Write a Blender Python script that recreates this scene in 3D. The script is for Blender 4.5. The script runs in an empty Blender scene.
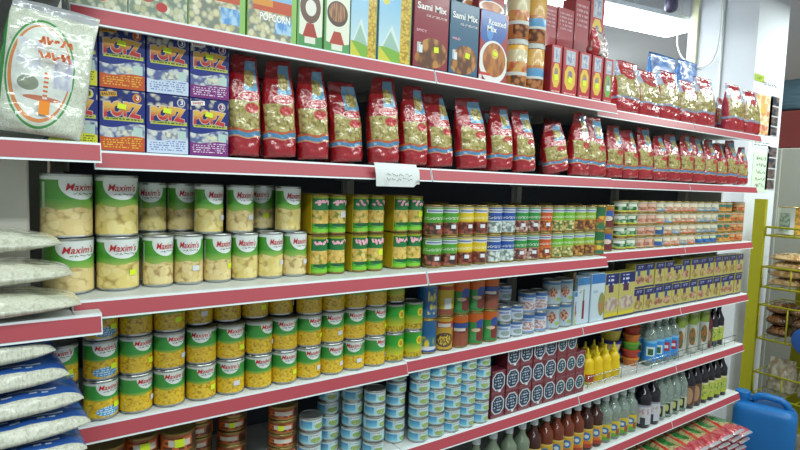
import bpy, math, random
from mathutils import Vector, noise
random.seed(7)
SC = bpy.context.scene
COL = SC.collection
PI = math.pi

# ------------------------------------------------------------------ camera
F_PX = 560.0
YAW, PITCH, ROLL = math.radians(35.949), math.radians(-4.427), math.radians(2.021)
EYE = 1.52                                           # camera height above the floor
_cy, _sy = math.cos(YAW), math.sin(YAW)
W = Vector((_sy*math.cos(PITCH), _cy*math.cos(PITCH), math.sin(PITCH)))
_r = Vector((_cy, -_sy, 0)); _u = _r.cross(W)
R = math.cos(ROLL)*_r + math.sin(ROLL)*_u
U = -math.sin(ROLL)*_r + math.cos(ROLL)*_u
cam_d = bpy.data.cameras.new('camera'); cam = bpy.data.objects.new('camera', cam_d); COL.objects.link(cam)
from mathutils import Matrix
m = Matrix.Identity(4)
for i in range(3):
    m[i][0], m[i][1], m[i][2] = R[i], U[i], -W[i]
m[2][3] = EYE
cam.matrix_world = m
cam_d.sensor_width = 36; cam_d.lens = F_PX*36/800; cam_d.clip_start = .02
SC.camera = cam

def at(px, Y, Z):
    """shelf position X (metres) of a thing seen at picture column px when it stands at depth Y and height Z"""
    k = (px-400)/F_PX
    z = Z-EYE
    return -(Y*(R.y-k*W.y) + z*(R.z-k*W.z))/(R.x-k*W.x)
def zat(px, py, Y):
    d = (px-400)/F_PX*R - (py-225)/F_PX*U + W
    return d.z*Y/d.y + EYE
def pt(px, py, Y):
    d = (px-400)/F_PX*R - (py-225)/F_PX*U + W
    d = d*(Y/d.y)
    return Vector((d.x, d.y, d.z+EYE))
def ptx(px, py, X):
    d = (px-400)/F_PX*R - (py-225)/F_PX*U + W
    d = d*(X/d.x)
    return Vector((d.x, d.y, d.z+EYE))

# ------------------------------------------------------------------ materials
def C(h):
    h = h.lstrip('#'); out = []
    for i in (0, 2, 4):
        c = int(h[i:i+2], 16)/255
        out.append(c/12.92 if c <= .04045 else ((c+.055)/1.055)**2.4)
    return (*out, 1)
def plain(name, col, rough=.5, metal=0, trans=0, alpha=1, spec=.5, emit=0, bump=0, bscale=40, var=0, ior=1.45, coat=0):
    M = bpy.data.materials.new(name); M.use_nodes = True
    nt = M.node_tree; b = nt.nodes['Principled BSDF']
    b.inputs['Base Color'].default_value = C(col)
    b.inputs['Roughness'].default_value = rough; b.inputs['Metallic'].default_value = metal
    b.inputs['Transmission Weight'].default_value = trans; b.inputs['Alpha'].default_value = alpha
    b.inputs['Specular IOR Level'].default_value = spec; b.inputs['IOR'].default_value = ior
    b.inputs['Coat Weight'].default_value = coat
    if emit:
        b.inputs['Emission Color'].default_value = C(col); b.inputs['Emission Strength'].default_value = emit
    if bump or var:
        tc = nt.nodes.new('ShaderNodeTexCoord'); n = nt.nodes.new('ShaderNodeTexNoise')
        n.inputs['Scale'].default_value = bscale; n.inputs['Detail'].default_value = 3
        nt.links.new(tc.outputs['Object'], n.inputs['Vector'])
        if bump:
            bp = nt.nodes.new('ShaderNodeBump'); bp.inputs['Strength'].default_value = bump; bp.inputs['Distance'].default_value = .01
            nt.links.new(n.outputs['Fac'], bp.inputs['Height']); nt.links.new(bp.outputs['Normal'], b.inputs['Normal'])
        if var:
            mx = nt.nodes.new('ShaderNodeMix'); mx.data_type = 'RGBA'
            c = C(col); mx.inputs[6].default_value = c; mx.inputs[7].default_value = (c[0]*(1-var), c[1]*(1-var), c[2]*(1-var), 1)
            nt.links.new(n.outputs['Fac'], mx.inputs[0]); nt.links.new(mx.outputs[2], b.inputs['Base Color'])
    return M

class Art:
    """printed artwork as a node tree: layers of shapes in the UV square, each filled with a colour or a procedural picture"""
    def __init__(s, name, base, layers, rough=.35, rep=1, coat=0, bump=0, bscale=30, spec=.5):
        s.M = bpy.data.materials.new(name); s.M.use_nodes = True
        s.nt = s.M.node_tree; s.b = s.nt.nodes['Principled BSDF']
        s.b.inputs['Roughness'].default_value = rough; s.b.inputs['Coat Weight'].default_value = coat
        s.b.inputs['Coat Roughness'].default_value = .12; s.b.inputs['Specular IOR Level'].default_value = spec
        tc = s.n('TexCoord'); sep = s.n('SeparateXYZ'); s.l(tc.outputs['UV'], sep.inputs[0])
        s.u, s.v = sep.outputs[0], sep.outputs[1]
        if rep > 1: s.u = s.m('FRACT', s.m('MULTIPLY', s.u, rep))
        s.rnd = s.n('ObjectInfo').outputs['Random']
        cur = C(base)
        for shape, paint in layers:
            mask = s.shape(shape); p = s.paint(paint)
            mx = s.n('Mix'); mx.data_type = 'RGBA'
            s.put(mx.inputs[0], mask); s.put(mx.inputs[6], cur); s.put(mx.inputs[7], p); cur = mx.outputs[2]
        s.put(s.b.inputs['Base Color'], cur)
        if bump:
            nz = s.n('TexNoise'); nz.inputs['Scale'].default_value = bscale; nz.inputs['Detail'].default_value = 2
            s.l(tc.outputs['Object'], nz.inputs['Vector'])
            bp = s.n('Bump'); bp.inputs['Strength'].default_value = bump; bp.inputs['Distance'].default_value = .02
            s.l(nz.outputs['Fac'], bp.inputs['Height']); s.l(bp.outputs['Normal'], s.b.inputs['Normal'])
            s.l(bp.outputs['Normal'], s.b.inputs['Coat Normal'])
    def n(s, t): return s.nt.nodes.new('ShaderNode'+t)
    def l(s, a, b): s.nt.links.new(a, b)
    def put(s, inp, v):
        if isinstance(v, (tuple, float, int)): inp.default_value = v
        else: s.l(v, inp)
    def m(s, op, a, b=None):
        x = s.n('Math'); x.operation = op; s.put(x.inputs[0], a)
        if b is not None: s.put(x.inputs[1], b)
        return x.outputs[0]
    def sq(s, a, c, r): 
        d = s.m('DIVIDE', s.m('SUBTRACT', a, float(c)), float(r)); return s.m('MULTIPLY', d, d)
    def shape(s, q):
        k = q[0]
        if k == 'all': return 1.0
        if k == 'rect':
            a = s.m('MULTIPLY', s.m('GREATER_THAN', s.u, q[1]), s.m('LESS_THAN', s.u, q[2]))
            b = s.m('MULTIPLY', s.m('GREATER_THAN', s.v, q[3]), s.m('LESS_THAN', s.v, q[4]))
            return s.m('MULTIPLY', a, b)
        if k == 'band': return s.m('MULTIPLY', s.m('GREATER_THAN', s.v, q[1]), s.m('LESS_THAN', s.v, q[2]))
        if k == 'ell': return s.m('LESS_THAN', s.m('ADD', s.sq(s.u, q[1], q[3]), s.sq(s.v, q[2], q[4])), 1.0)
        if k == 'ring':
            e = s.m('ADD', s.sq(s.u, q[1], q[3]), s.sq(s.v, q[2], q[4]))
            return s.m('MULTIPLY', s.m('LESS_THAN', e, 1.0), s.m('GREATER_THAN', e, 1-q[5]))
        if k == 'below':    # under a parabola v0 + amp*(2u-1)^2
            d = s.m('SUBTRACT', s.m('MULTIPLY', s.u, 2.0), 1.0)
            return s.m('LESS_THAN', s.v, s.m('ADD', s.m('MULTIPLY', s.m('MULTIPLY', d, d), q[2]), q[1]))
        if k == 'wave':
            return s.m('LESS_THAN', s.v, s.m('ADD', s.m('MULTIPLY', s.m('SINE', s.m('ADD', s.m('MULTIPLY', s.u, q[3]), q[4])), q[2]), q[1]))
        if k == 'diag': return s.m('LESS_THAN', s.m('ADD', s.m('MULTIPLY', s.u, q[1]), s.m('MULTIPLY', s.v, q[2])), q[3])
        if k == 'oct':      # clipped-corner rectangle: centre, half sizes
            a = s.m('ABSOLUTE', s.m('DIVIDE', s.m('SUBTRACT', s.u, q[1]), q[3])); b = s.m('ABSOLUTE', s.m('DIVIDE', s.m('SUBTRACT', s.v, q[2]), q[4]))
            return s.m('LESS_THAN', s.m('MAXIMUM', s.m('MAXIMUM', a, b), s.m('MULTIPLY', s.m('ADD', a, b), .68)), 1.0)
        if k == 'and': return s.m('MULTIPLY', s.shape(q[1]), s.shape(q[2]))
    def vec(s, su, sv):
        c = s.n('CombineXYZ')
        s.l(s.m('ADD', s.m('MULTIPLY', s.u, float(su)), s.m('MULTIPLY', s.rnd, 37.0)), c.inputs[0])
        s.l(s.m('ADD', s.m('MULTIPLY', s.v, float(sv)), s.m('MULTIPLY', s.rnd, 19.0)), c.inputs[1])
        return c.outputs[0]
    def paint(s, p):
        if isinstance(p, str): return C(p)
        k = p[0]
        if k == 'blobs':    # su, sv, colour a, colour b, gap colour, gap threshold
            v = s.n('TexVoronoi'); v.inputs['Scale'].default_value = 1; s.l(s.vec(p[1], p[2]), v.inputs['Vector'])
            sp = s.n('SeparateColor'); s.l(v.outputs['Color'], sp.inputs[0])
            a = s.n('Mix'); a.data_type = 'RGBA'; s.l(sp.outputs[0], a.inputs[0]); a.inputs[6].default_value = C(p[3]); a.inputs[7].default_value = C(p[4])
            r = s.n('MapRange'); s.l(v.outputs['Distance'], r.inputs[0]); r.inputs[1].default_value = p[6]-.18; r.inputs[2].default_value = p[6]+.12
            b = s.n('Mix'); b.data_type = 'RGBA'; s.l(r.outputs[0], b.inputs[0]); s.l(a.outputs[2], b.inputs[6]); b.inputs[7].default_value = C(p[5])
            return b.outputs[2]
        if k == 'noise':
            v = s.n('TexNoise'); v.inputs['Scale'].default_value = 1; s.l(s.vec(p[1], p[2]), v.inputs['Vector'])
            r = s.n('MapRange'); s.l(v.outputs['Fac'], r.inputs[0]); r.inputs[1].default_value = .42; r.inputs[2].default_value = .58
            b = s.n('Mix'); b.data_type = 'RGBA'; s.l(r.outputs[0], b.inputs[0]); b.inputs[6].default_value = C(p[3]); b.inputs[7].default_value = C(p[4])
            return b.outputs[2]
        if k == 'lines':    # rows of small print: n rows, characters per row, ink, paper
            fr = s.m('FRACT', s.m('MULTIPLY', s.v, float(p[1]))); fl = s.m('FLOOR', s.m('MULTIPLY', s.v, float(p[1])))
            on = s.m('MULTIPLY', s.m('GREATER_THAN', fr, .3), s.m('LESS_THAN', fr, .78))
            c = s.n('CombineXYZ'); s.l(s.m('MULTIPLY', s.u, float(p[2])), c.inputs[0]); s.l(s.m('MULTIPLY', fl, 7.3), c.inputs[1])
            v = s.n('TexNoise'); v.inputs['Scale'].default_value = 1; v.inputs['Detail'].default_value = 0; s.l(c.outputs[0], v.inputs['Vector'])
            on = s.m('MULTIPLY', on, s.m('GREATER_THAN', v.outputs['Fac'], .46))
            b = s.n('Mix'); b.data_type = 'RGBA'; s.l(on, b.inputs[0]); b.inputs[6].default_value = C(p[4]); b.inputs[7].default_value = C(p[3])
            return b.outputs[2]
        if k == 'grad':     # printed colour blend from v0 to v1
            r = s.n('MapRange'); s.l(s.v, r.inputs[0]); r.inputs[1].default_value = p[1]; r.inputs[2].default_value = p[2]
            b = s.n('Mix'); b.data_type = 'RGBA'; s.l(r.outputs[0], b.inputs[0]); b.inputs[6].default_value = C(p[3]); b.inputs[7].default_value = C(p[4])
            return b.outputs[2]
def art(*a, **k): return Art(*a, **k).M

M = {
 'cream': plain('cream_enamel', 'd6d3c8', .45, var=.12, bscale=6),
 'board': plain('shelf_enamel', 'cfd3d0', .4, var=.1, bscale=9),
 'back_shade': plain('shade_toned_back_panel', '4a505a', .6, var=.2, bscale=5),  # shade of the shelf depth put into the panel colour
 'rail_white': plain('white_rail_plastic', 'dde6e8', .35),
 'rail_red': plain('red_rail_insert', 'ae4650', .42, var=.08, bscale=3),
 'joint': plain('rail_joint_plastic', 'c9b9ae', .5),
 'metal': plain('tin_metal', 'b9bdbb', .3, metal=.9),
 'gold': plain('gold_lacquered_metal', 'a08a52', .35, metal=.8),
 'red_ink': plain('red_ink', 'b8242c', .4),
 'dark_ink': plain('dark_ink', '28282c', .5),
 'white_ink': plain('white_ink', 'f4f4f0', .4),
 'pink_ink': plain('pink_ink', 'efb4c4', .4),
 'gold_ink': plain('gold_ink', 'd9a23c', .4),
 'popred': plain('popcorn_red_ink', 'b8382e', .4),
 'yellow_sticker': plain('fluorescent_sticker', 'd8ee30', .5),
 'orange_sticker': plain('orange_sticker', 'f09028', .5),
 'white_sticker': plain('white_sticker', 'd8dce2', .4),
 'green_sticker': plain('green_sticker', '9db43c', .5),
 'paper': plain('paper', 'e8efee', .7, bump=.1, bscale=30),
 'paper_green': plain('pale_green_paper', 'cfe3c8', .7),
 'pillar': plain('painted_plaster', 'd9dde2', .7, bump=.08, bscale=90, var=.05),
 'floor': plain('floor_tile', '8c877d', .35, var=.25, bscale=3),
 'ceiling': plain('ceiling_paint', 'd9dce6', .8, var=.08, bscale=2),
 'tan': plain('tan_wall_paint', '9d8c77', .8, var=.15, bscale=2),
 'lamp': plain('lamp_diffuser', 'f2fbff', .5, emit=14),
 'yellow_metal': plain('yellow_rack_paint', 'a9a51c', .4, var=.1, bscale=8),
 'blue_plastic': plain('blue_jerrycan_plastic', '1d74bf', .38, bump=.15, bscale=14, var=.15),
 'dark_violet': plain('dark_violet_metal', '463f5c', .4),
 'cable': plain('white_cable', 'dfe3de', .5),
 'trunk': plain('cream_trunking', 'dcdcb8', .5),
 'teal': plain('teal_cloth', '3d5560', .9, bump=.3, bscale=20, var=.3),
 'redbrown': plain('red_brown_board', '74302c', .5, var=.15, bscale=5),
 'cabinet': plain('grey_beige_laminate', 'a3a49a', .5, var=.05, bscale=4),
 'wire': plain('chrome_wire', 'aab4b8', .25, metal=.9),
 'cap_white': plain('white_cap', 'd7e2e4', .35),
 'cap_gold': plain('gold_cap', 'b49a68', .35, metal=.4),
 'cap_red': plain('red_cap', 'a82c30', .35),
 'cap_black': plain('black_cap', '1d1d24', .35),
 'cap_blue': plain('blue_cap', '2c3a88', .35),
 'glass_clear': plain('clear_bottle', 'd3e6dc', .08, trans=.72, ior=1.25, coat=.5),
 'glass_dark': plain('dark_bottle_glass', '15141f', .08, coat=.5),
 'sauce_dark': plain('dark_sauce_bottle', '40211c', .12, coat=.4),
 'sauce_amber': plain('amber_sauce_bottle', '6b2f1c', .12, coat=.4),
 'mustard': plain('yellow_squeeze_plastic', 'd8b81c', .35),
 'mustard_tip': plain('bright_yellow_tip', 'e4d02c', .35),
}

# ------------------------------------------------------------------ mesh helpers
def mesh(name, v, f, mats, mi=None, uv=None, smooth=True):
    me = bpy.data.meshes.new(name); me.from_pydata([tuple(x) for x in v], [], f)
    for q in mats: me.materials.append(q)
    if mi is not None: me.polygons.foreach_set('material_index', mi)
    if uv is not None:
        l = me.uv_layers.new(name='UVMap'); flat = []
        for face in uv:
            for a in face: flat += [a[0], a[1]]
        l.data.foreach_set('uv', flat)
    if smooth is True: me.polygons.foreach_set('use_smooth', [True]*len(me.polygons))
    me.update(); me.validate()
    return me
def lathe(name, prof, mats, seg=32, sm=None, v0=None, v1=None, cap=True):
    """revolve (radius, height) pairs; sm = material slot per profile segment; UV: u round the axis (front at .5), v along v0..v1"""
    v0 = prof[0][1] if v0 is None else v0; v1 = prof[-1][1] if v1 is None else v1
    vs, fs, mi, uv = [], [], [], []
    n = len(prof)
    for r, z in prof:
        for k in range(seg):
            a = 2*PI*k/seg - PI/2 - PI           # seam at the back, front (-Y) at u = .5
            vs.append((r*math.cos(a), r*math.sin(a), z))
    for i in range(n-1):
        for k in range(seg):
            a, b = i*seg+k, i*seg+(k+1) % seg
            fs.append((a, b, b+seg, a+seg)); mi.append(sm[i] if sm else 0)
            va, vb = (prof[i][1]-v0)/(v1-v0), (prof[i+1][1]-v0)/(v1-v0)
            uv.append(((k/seg, va), ((k+1)/seg, va), ((k+1)/seg, vb), (k/seg, vb)))
    if cap:
        if prof[0][0] > 1e-5:
            fs.append(tuple(range(seg-1, -1, -1))); mi.append(sm[0] if sm else 0); uv.append([(0, 0)]*seg)
        if prof[-1][0] > 1e-5:
            fs.append(tuple((n-1)*seg+k for k in range(seg))); mi.append(sm[-1] if sm else 0); uv.append([(0, 0)]*seg)
    me = mesh(name, vs, fs, mats, mi, uv)
    for p in me.polygons:
        if len(p.vertices) > 4: p.use_smooth = False
    try: me.set_sharp_from_angle(angle=math.radians(40))
    except Exception: pass
    return me
def boxm(name, w, d, h, mats, c=.0015, z0=0, cx=0, cy=0):
    """carton with chamfered edges: slot 0 front (-Y) with a UV square, slot 1 the sides, slot 2 (or 1) top and bottom"""
    x, y = w/2, d/2
    vs, fs, mi, uv = [], [], [], []
    def quad(p, slot, u=((0, 0), (1, 0), (1, 1), (0, 1))):
        b = len(vs); vs.extend(p); fs.append((b, b+1, b+2, b+3)); mi.append(min(slot, len(mats)-1)); uv.append(u)
    a = c
    F = [(-x+a, -y, a), (x-a, -y, a), (x-a, -y, h-a), (-x+a, -y, h-a)]
    B = [(x-a, y, a), (-x+a, y, a), (-x+a, y, h-a), (x-a, y, h-a)]
    L = [(-x, y-a, a), (-x, -y+a, a), (-x, -y+a, h-a), (-x, y-a, h-a)]
    Rr = [(x, -y+a, a), (x, y-a, a), (x, y-a, h-a), (x, -y+a, h-a)]
    T = [(-x+a, -y+a, h), (x-a, -y+a, h), (x-a, y-a, h), (-x+a, y-a, h)]
    D = [(-x+a, y-a, 0), (x-a, y-a, 0), (x-a, -y+a, 0), (-x+a, -y+a, 0)]
    quad(F, 0); quad(B, 0); quad(L, 1); quad(Rr, 1); quad(T, 2); quad(D, 2)
    if c > 0:
        e = [(F[3], F[2], T[1], T[0]), (B[3], B[2], T[3], T[2]), (L[3], L[2], T[0], T[3]), (Rr[3], Rr[2], T[2], T[1]),
             (F[1], F[0], D[3], D[2]), (B[1], B[0], D[1], D[0]), (L[1], L[0], D[0], D[3]), (Rr[1], Rr[0], D[2], D[1]),
             (L[1], F[0], F[3], L[2]), (F[1], Rr[0], Rr[3], F[2]), (Rr[1], B[0], B[3], Rr[2]), (B[1], L[0], L[3], B[2])]
        for q in e: quad(q, 1)
        for q in ((F[3], T[0], L[2]), (F[2], Rr[3], T[1]), (B[2], T[3], L[3]), (B[3], T[2], Rr[2]), (F[0], L[1], D[3]), (F[1], D[2], Rr[0]), (B[1], D[0], L[0]), (B[0], Rr[1], D[1])):
            b = len(vs); vs.extend(q); fs.append((b, b+1, b+2)); mi.append(min(1, len(mats)-1)); uv.append(((0, 0), (1, 0), (1, 1)))
    vs = [(p[0]+cx, p[1]+cy, p[2]+z0) for p in vs]
    # weld
    key, idx, nv = {}, [], []
    for p in vs:
        k = tuple(round(t, 6) for t in p)
        if k not in key: key[k] = len(nv); nv.append(p)
        idx.append(key[k])
    fs = [tuple(idx[i] for i in f) for f in fs]
    return mesh(name, nv, fs, mats, mi, uv, smooth=False)
def sweep(name, pts, r, mat, seg=8, closed=False):
    pts = [Vector(p) for p in pts]; vs, fs = [], []
    n = len(pts)
    for i, p in enumerate(pts):
        t = (pts[min(i+1, n-1)]-pts[max(i-1, 0)]).normalized()
        a = t.cross(Vector((0, 0, 1)) if abs(t.z) < .9 else Vector((1, 0, 0))).normalized(); b = t.cross(a)
        for k in range(seg):
            q = 2*PI*k/seg; vs.append(p + r*(math.cos(q)*a+math.sin(q)*b))
    for i in range(n-1):
        for k in range(seg):
            a, b = i*seg+k, i*seg+(k+1) % seg; fs.append((a, b, b+seg, a+seg))
    fs.append(tuple(range(seg-1, -1, -1))); fs.append(tuple((n-1)*seg+k for k in range(seg)))
    return mesh(name, vs, fs, [mat])
def join(name, meshes):
    """several shapes that make ONE part"""
    vs, fs, mi, uv, mats = [], [], [], [], []
    for me in meshes:
        b = len(vs); vs += [v.co.copy() for v in me.vertices]
        mp = []
        for q in me.materials:
            if q not in mats: mats.append(q)
            mp.append(mats.index(q))
        l = me.uv_layers.active
        for p in me.polygons:
            fs.append(tuple(b+i for i in p.vertices)); mi.append(mp[p.material_index])
            uv.append([tuple(l.data[i].uv) if l else (0, 0) for i in p.loop_indices])
    return mesh(name, vs, fs, mats, mi, uv, smooth=False)
_txt = {}
def text(s, h, mat, name='lettering', w=None, bend=None, y=0, z=0, x=0, shear=0, offset=0, rot=0, thick=.0004, arch=0):
    """lettering as a thin mesh facing -Y, centred on (x, z); bend = radius of the tin it wraps"""
    k = (s, shear, offset)
    if k not in _txt:
        cu = bpy.data.curves.new('t', 'FONT'); cu.body = s; cu.size = 1; cu.align_x = 'CENTER'; cu.align_y = 'CENTER'
        cu.shear = shear; cu.offset = offset; cu.resolution_u = 3
        ob = bpy.data.objects.new('t', cu); COL.objects.link(ob); bpy.context.view_layer.update()
        me = bpy.data.meshes.new_from_object(ob.evaluated_get(bpy.context.evaluated_depsgraph_get()))
        _txt[k] = ([v.co.copy() for v in me.vertices], [tuple(p.vertices) for p in me.polygons])
        bpy.data.objects.remove(ob); bpy.data.curves.remove(cu); bpy.data.meshes.remove(me)
    vs, fs = _txt[k]
    x0, x1 = min(v.x for v in vs), max(v.x for v in vs); y0, y1 = min(v.y for v in vs), max(v.y for v in vs)
    sy = h/(y1-y0); sx = (w/(x1-x0)) if w else sy
    out = []
    for v in vs:
        a, b = (v.x-(x0+x1)/2)*sx, (v.y-(y0+y1)/2)*sy
        if arch: b += arch*(1-(2*a/((x1-x0)*sx))**2)
        if rot: a, b = a*math.cos(rot)-b*math.sin(rot), a*math.sin(rot)+b*math.cos(rot)
        a += x
        if bend:
            t = a/bend; out.append((bend*math.sin(t), -bend*math.cos(t)-.0007, b+z))
        else: out.append((a, y-.0007, b+z))
    return mesh(name, out, fs, [mat], smooth=False)
def scrib(w, h, mat, name='lettering', rows=1, bend=None, x=0, z=0, y=0, seed=1, th=None, off=.0007):
    """handwriting-like strokes of illegible small print"""
    rg = random.Random(seed); vs, fs = [], []
    rh = h/rows; th = th or rh*.12
    for r in range(rows):
        zc = z + h/2 - rh*(r+.5); a = -w/2
        while a < w/2:
            wl = rg.uniform(.12, .25)*w; wl = min(wl, w/2-a)
            n = max(3, int(wl/(rh*.28))); pts = []
            for i in range(n+1):
                pts.append((a+wl*i/n, zc+rg.uniform(-.33, .33)*rh))
            for i in range(n):
                (xa, za), (xb, zb) = pts[i], pts[i+1]
                dx, dz = xb-xa, zb-za; L = math.hypot(dx, dz) or 1; nx, nz = -dz/L*th/2, dx/L*th/2
                b = len(vs)
                for (p, q) in ((xa+nx, za+nz), (xa-nx, za-nz), (xb-nx, zb-nz), (xb+nx, zb+nz)):
                    p += x
                    if bend: t = p/bend; vs.append(((bend+off)*math.sin(t), -(bend+off)*math.cos(t), q))
                    else: vs.append((p, y-off, q))
                fs.append((b, b+1, b+2, b+3))
            a += wl + .05*w
    return mesh(name, vs, fs, [mat], smooth=False)
def sticker(w, h, mat, bend=None, x=0, z=0, y=0, rot=0, name='price_sticker', off=.0012):
    vs, fs = [], []
    n = 5
    for j in range(2):
        for i in range(n):
            a, b = -w/2+w*i/(n-1), -h/2+h*j
            a, b = a*math.cos(rot)-b*math.sin(rot)+x, a*math.sin(rot)+b*math.cos(rot)+z
            if bend: t = a/bend; vs.append(((bend+off)*math.sin(t), -(bend+off)*math.cos(t), b))
            else: vs.append((a, y-off, b))
    for i in range(n-1): fs.append((i, i+1, n+i+1, n+i))
    return mesh(name, vs, fs, [mat], smooth=False)

# ------------------------------------------------------------------ things, parts, labels
ORD = 'first second third fourth fifth sixth seventh eighth ninth tenth eleventh twelfth thirteenth fourteenth fifteenth sixteenth seventeenth eighteenth nineteenth twentieth'.split()
ORD += ['twenty-'+x for x in ORD[:9]]
_cnt = {}
def nth(desc, where):
    k = (desc, where); _cnt[k] = _cnt.get(k, 0)+1
    return f"{ORD[_cnt[k]-1]} {desc} from rice-bag end, {where}"
def part(me, parent, name=None, loc=(0, 0, 0), label=None):
    o = bpy.data.objects.new(name or me.name.split('.')[0], me); COL.objects.link(o); o.parent = parent; o.location = loc
    if label: o['label'] = label
    return o
def thing(name, parts, loc, label, cat, group=None, rz=0, rx=0, ry=0, scale=None):
    """parts: list of (part name, mesh[, [sub-parts]]); one Empty at the base parents them"""
    o = bpy.data.objects.new(name, None); COL.objects.link(o); o.empty_display_size = .03
    o.location = loc; o.rotation_euler = (rx, ry, rz)
    if scale: o.scale = scale
    o['label'] = label; o['category'] = cat
    if group: o['group'] = group
    for p in parts:
        q = part(p[1], o, p[0])
        for s in (p[2] if len(p) > 2 else []): part(s[1], q, s[0])
    return o
def single(name, me, loc, label, cat, group=None, rz=0, rx=0, ry=0):
    o = bpy.data.objects.new(name, me); COL.objects.link(o); o.location = loc; o.rotation_euler = (rx, ry, rz)
    o['label'] = label; o['category'] = cat
    if group: o['group'] = group
    return o
def struct(name, me, loc=(0, 0, 0)):
    o = bpy.data.objects.new(name, me); COL.objects.link(o); o.location = loc; o['kind'] = 'structure'
    return o
def jit(a): return random.uniform(-a, a)

# ------------------------------------------------------------------ the room
ROOM = dict(x0=-3.0, x1=7.5, y0=-2.2, y1=6.5, h=2.80)
def slab(name, lo, hi, mat):
    w, d, h = hi[0]-lo[0], hi[1]-lo[1], hi[2]-lo[2]
    return struct(name, boxm(name, w, d, h, [mat], c=0), ((lo[0]+hi[0])/2, (lo[1]+hi[1])/2, lo[2]))
r_ = ROOM
slab('floor', (r_['x0'], r_['y0'], -.1), (r_['x1'], r_['y1'], 0), M['floor'])
slab('ceiling', (r_['x0'], r_['y0'], r_['h']), (r_['x1'], r_['y1'], r_['h']+.1), M['ceiling'])
slab('wall_end', (r_['x1'], r_['y0'], 0), (r_['x1']+.1, r_['y1'], r_['h']), M['tan'])
slab('wall_back', (r_['x0'], r_['y1'], 0), (r_['x1'], r_['y1']+.1, r_['h']), M['tan'])
# square plaster pillar just past the end of the shelving
PX0, PX1, PY0, PY1 = 3.75, 4.19, 1.564, 1.99
slab('pillar_end', (PX0, PY0, 0), (PX1, PY1, r_['h']), M['pillar'])

# ------------------------------------------------------------------ shelving bays
XOV = .166
ZB0 = [1.888, 1.573, 1.245, .952]
J = [-1.02, .118, 1.015, 1.896, 2.65, 3.371]                 # bay boundaries along the aisle
ZS = [1.838, 1.561, 1.261, .970, .686, .408, .125]          # upper faces of the seven boards
FRONT = [                                                   # front edge of each board, per bay
    [1.20]*7,
    [1.26, 1.26, 1.26, 1.337, 1.35, 1.35, 1.32],
    [1.26, 1.26, 1.26, 1.35, 1.35, 1.35, 1.32],
    [1.35]*6+[1.30],
    [1.35]*6+[1.30]]
ZBAY = [[.05, .012, -.016, -.018, 0, 0, 0], [0]*7, [0]*7, [0]*7, [0]*7]
YB = 1.76
BAYS = ['bay holding the rice bags', 'bay with green and white vegetable tins', 'bay with blue fish tins and maroon cartons',
        'fourth bay with mustard and water bottles', 'end bay beside the white pillar']
SHN = ['top', 'second', 'third', 'fourth', 'fifth', 'sixth', 'bottom']
for b in range(5):
    x0, x1 = J[b], J[b+1]
    xe = x1
    root = bpy.data.objects.new('shelving_bay', None); COL.objects.link(root); root.location = (x0, YB, 0)
    root['label'] = 'white metal shelving with red price rails, '+BAYS[b]; root['category'] = 'shelving'; root['group'] = 'shelving bays along the aisle'
    O = Vector((x0, YB, 0))
    def P(name, lo, hi, mat, parent=root, c=.001):
        w, d, h = hi[0]-lo[0], hi[1]-lo[1], hi[2]-lo[2]
        return part(boxm(name, w, d, h, [mat], c=c), parent, name, ((lo[0]+hi[0])/2-O.x, (lo[1]+hi[1])/2-O.y, lo[2]))
    P('back_panel', (x0+.004, YB, .02), (x1-.004, YB+.02, 2.1 if b < 3 else 1.95), M['cream'] if b == 0 else M['back_shade'])
    if b == 0:
        sp = P('side_panel', (x0+.01, 1.36, ZS[2]-.014), (.056, 1.38, ZS[1]-.012), M['cream'], c=.004)
        part(boxm('slot', .004, .0012, .012, [M['cap_black']], c=0), sp, 'slot', (.50, -.0106, .05))
    P('upright', (x0+.001, YB-.03, .0), (x0+.03, YB-.001, 2.1 if b < 3 else 1.95), M['cream'])
    if b == 4:
        P('upright', (x1-.04, YB-.05, 0), (x1, YB-.001, 1.95), M['cream'])
        P('end_panel', (x1-.014, 1.52, .12), (x1, YB-.052, 1.80), M['cream'])
    for s in range(7):
        yf = FRONT[b][s]; z = ZS[s]+ZBAY[b][s]
        x0, x1 = J[b], J[b+1]
        if s == 1: x1 = .074 if b == 0 else x1; x0 = .076 if b == 1 else x0
        if b == 0 and s < 4: z = ZB0[s]
        bd = P('shelf_board', (x0+.001, yf+.012, z-.018), (x1-.001, YB-.002, z), M['board'])
        if b == 0: part(boxm('overhang', XOV-x1, .034, .018, [M['board']], c=.001), bd, 'overhang', ((XOV+x1)/2-(x0+x1)/2-.0005, (1.212+.017)-(yf+.012+YB-.002)/2, 0))
        # price rail: tilted strip, its foot a little further out than its top, red insert between white lips
        zt, zb_, dy = z, z-.038, .012
        if b == 1 and s == 1: x0 = .158
        def strip(name, ya, za, yb_, zb2, t, mat, xa=x0+.002, xb=(XOV if b == 0 else x1)-.002):
            v = [(xa, ya, za), (xb, ya, za), (xb, yb_, zb2), (xa, yb_, zb2), (xa, ya+t, za), (xb, ya+t, za), (xb, yb_+t, zb2), (xa, yb_+t, zb2)]
            f = [(0, 3, 2, 1), (4, 5, 6, 7), (0, 1, 5, 4), (2, 3, 7, 6), (1, 2, 6, 5), (0, 4, 7, 3)]
            return mesh(name, [(p[0]-O.x, p[1]-O.y, p[2]) for p in v], f, [mat], smooth=False)
        rl = part(strip('price_rail', yf, zt, yf-dy, zb_, .010, M['rail_white']), root, 'price_rail')
        part(strip('red_insert', yf-dy*.15-.0015, zt-.0045, yf-dy*.87-.0015, zb_+.0045, .002, M['rail_red'], x0+.004, (XOV if b == 0 else x1)-.004), rl, 'red_insert')
        for br in (J[b]+.03, J[b+1]-.05):
            if s < 6: P('bracket', (br, YB-.13, z-.045), (br+.004, YB-.031, z-.019), M['cream'])
ZB = lambda b, s: ZS[s]+ZBAY[b][s]

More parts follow.
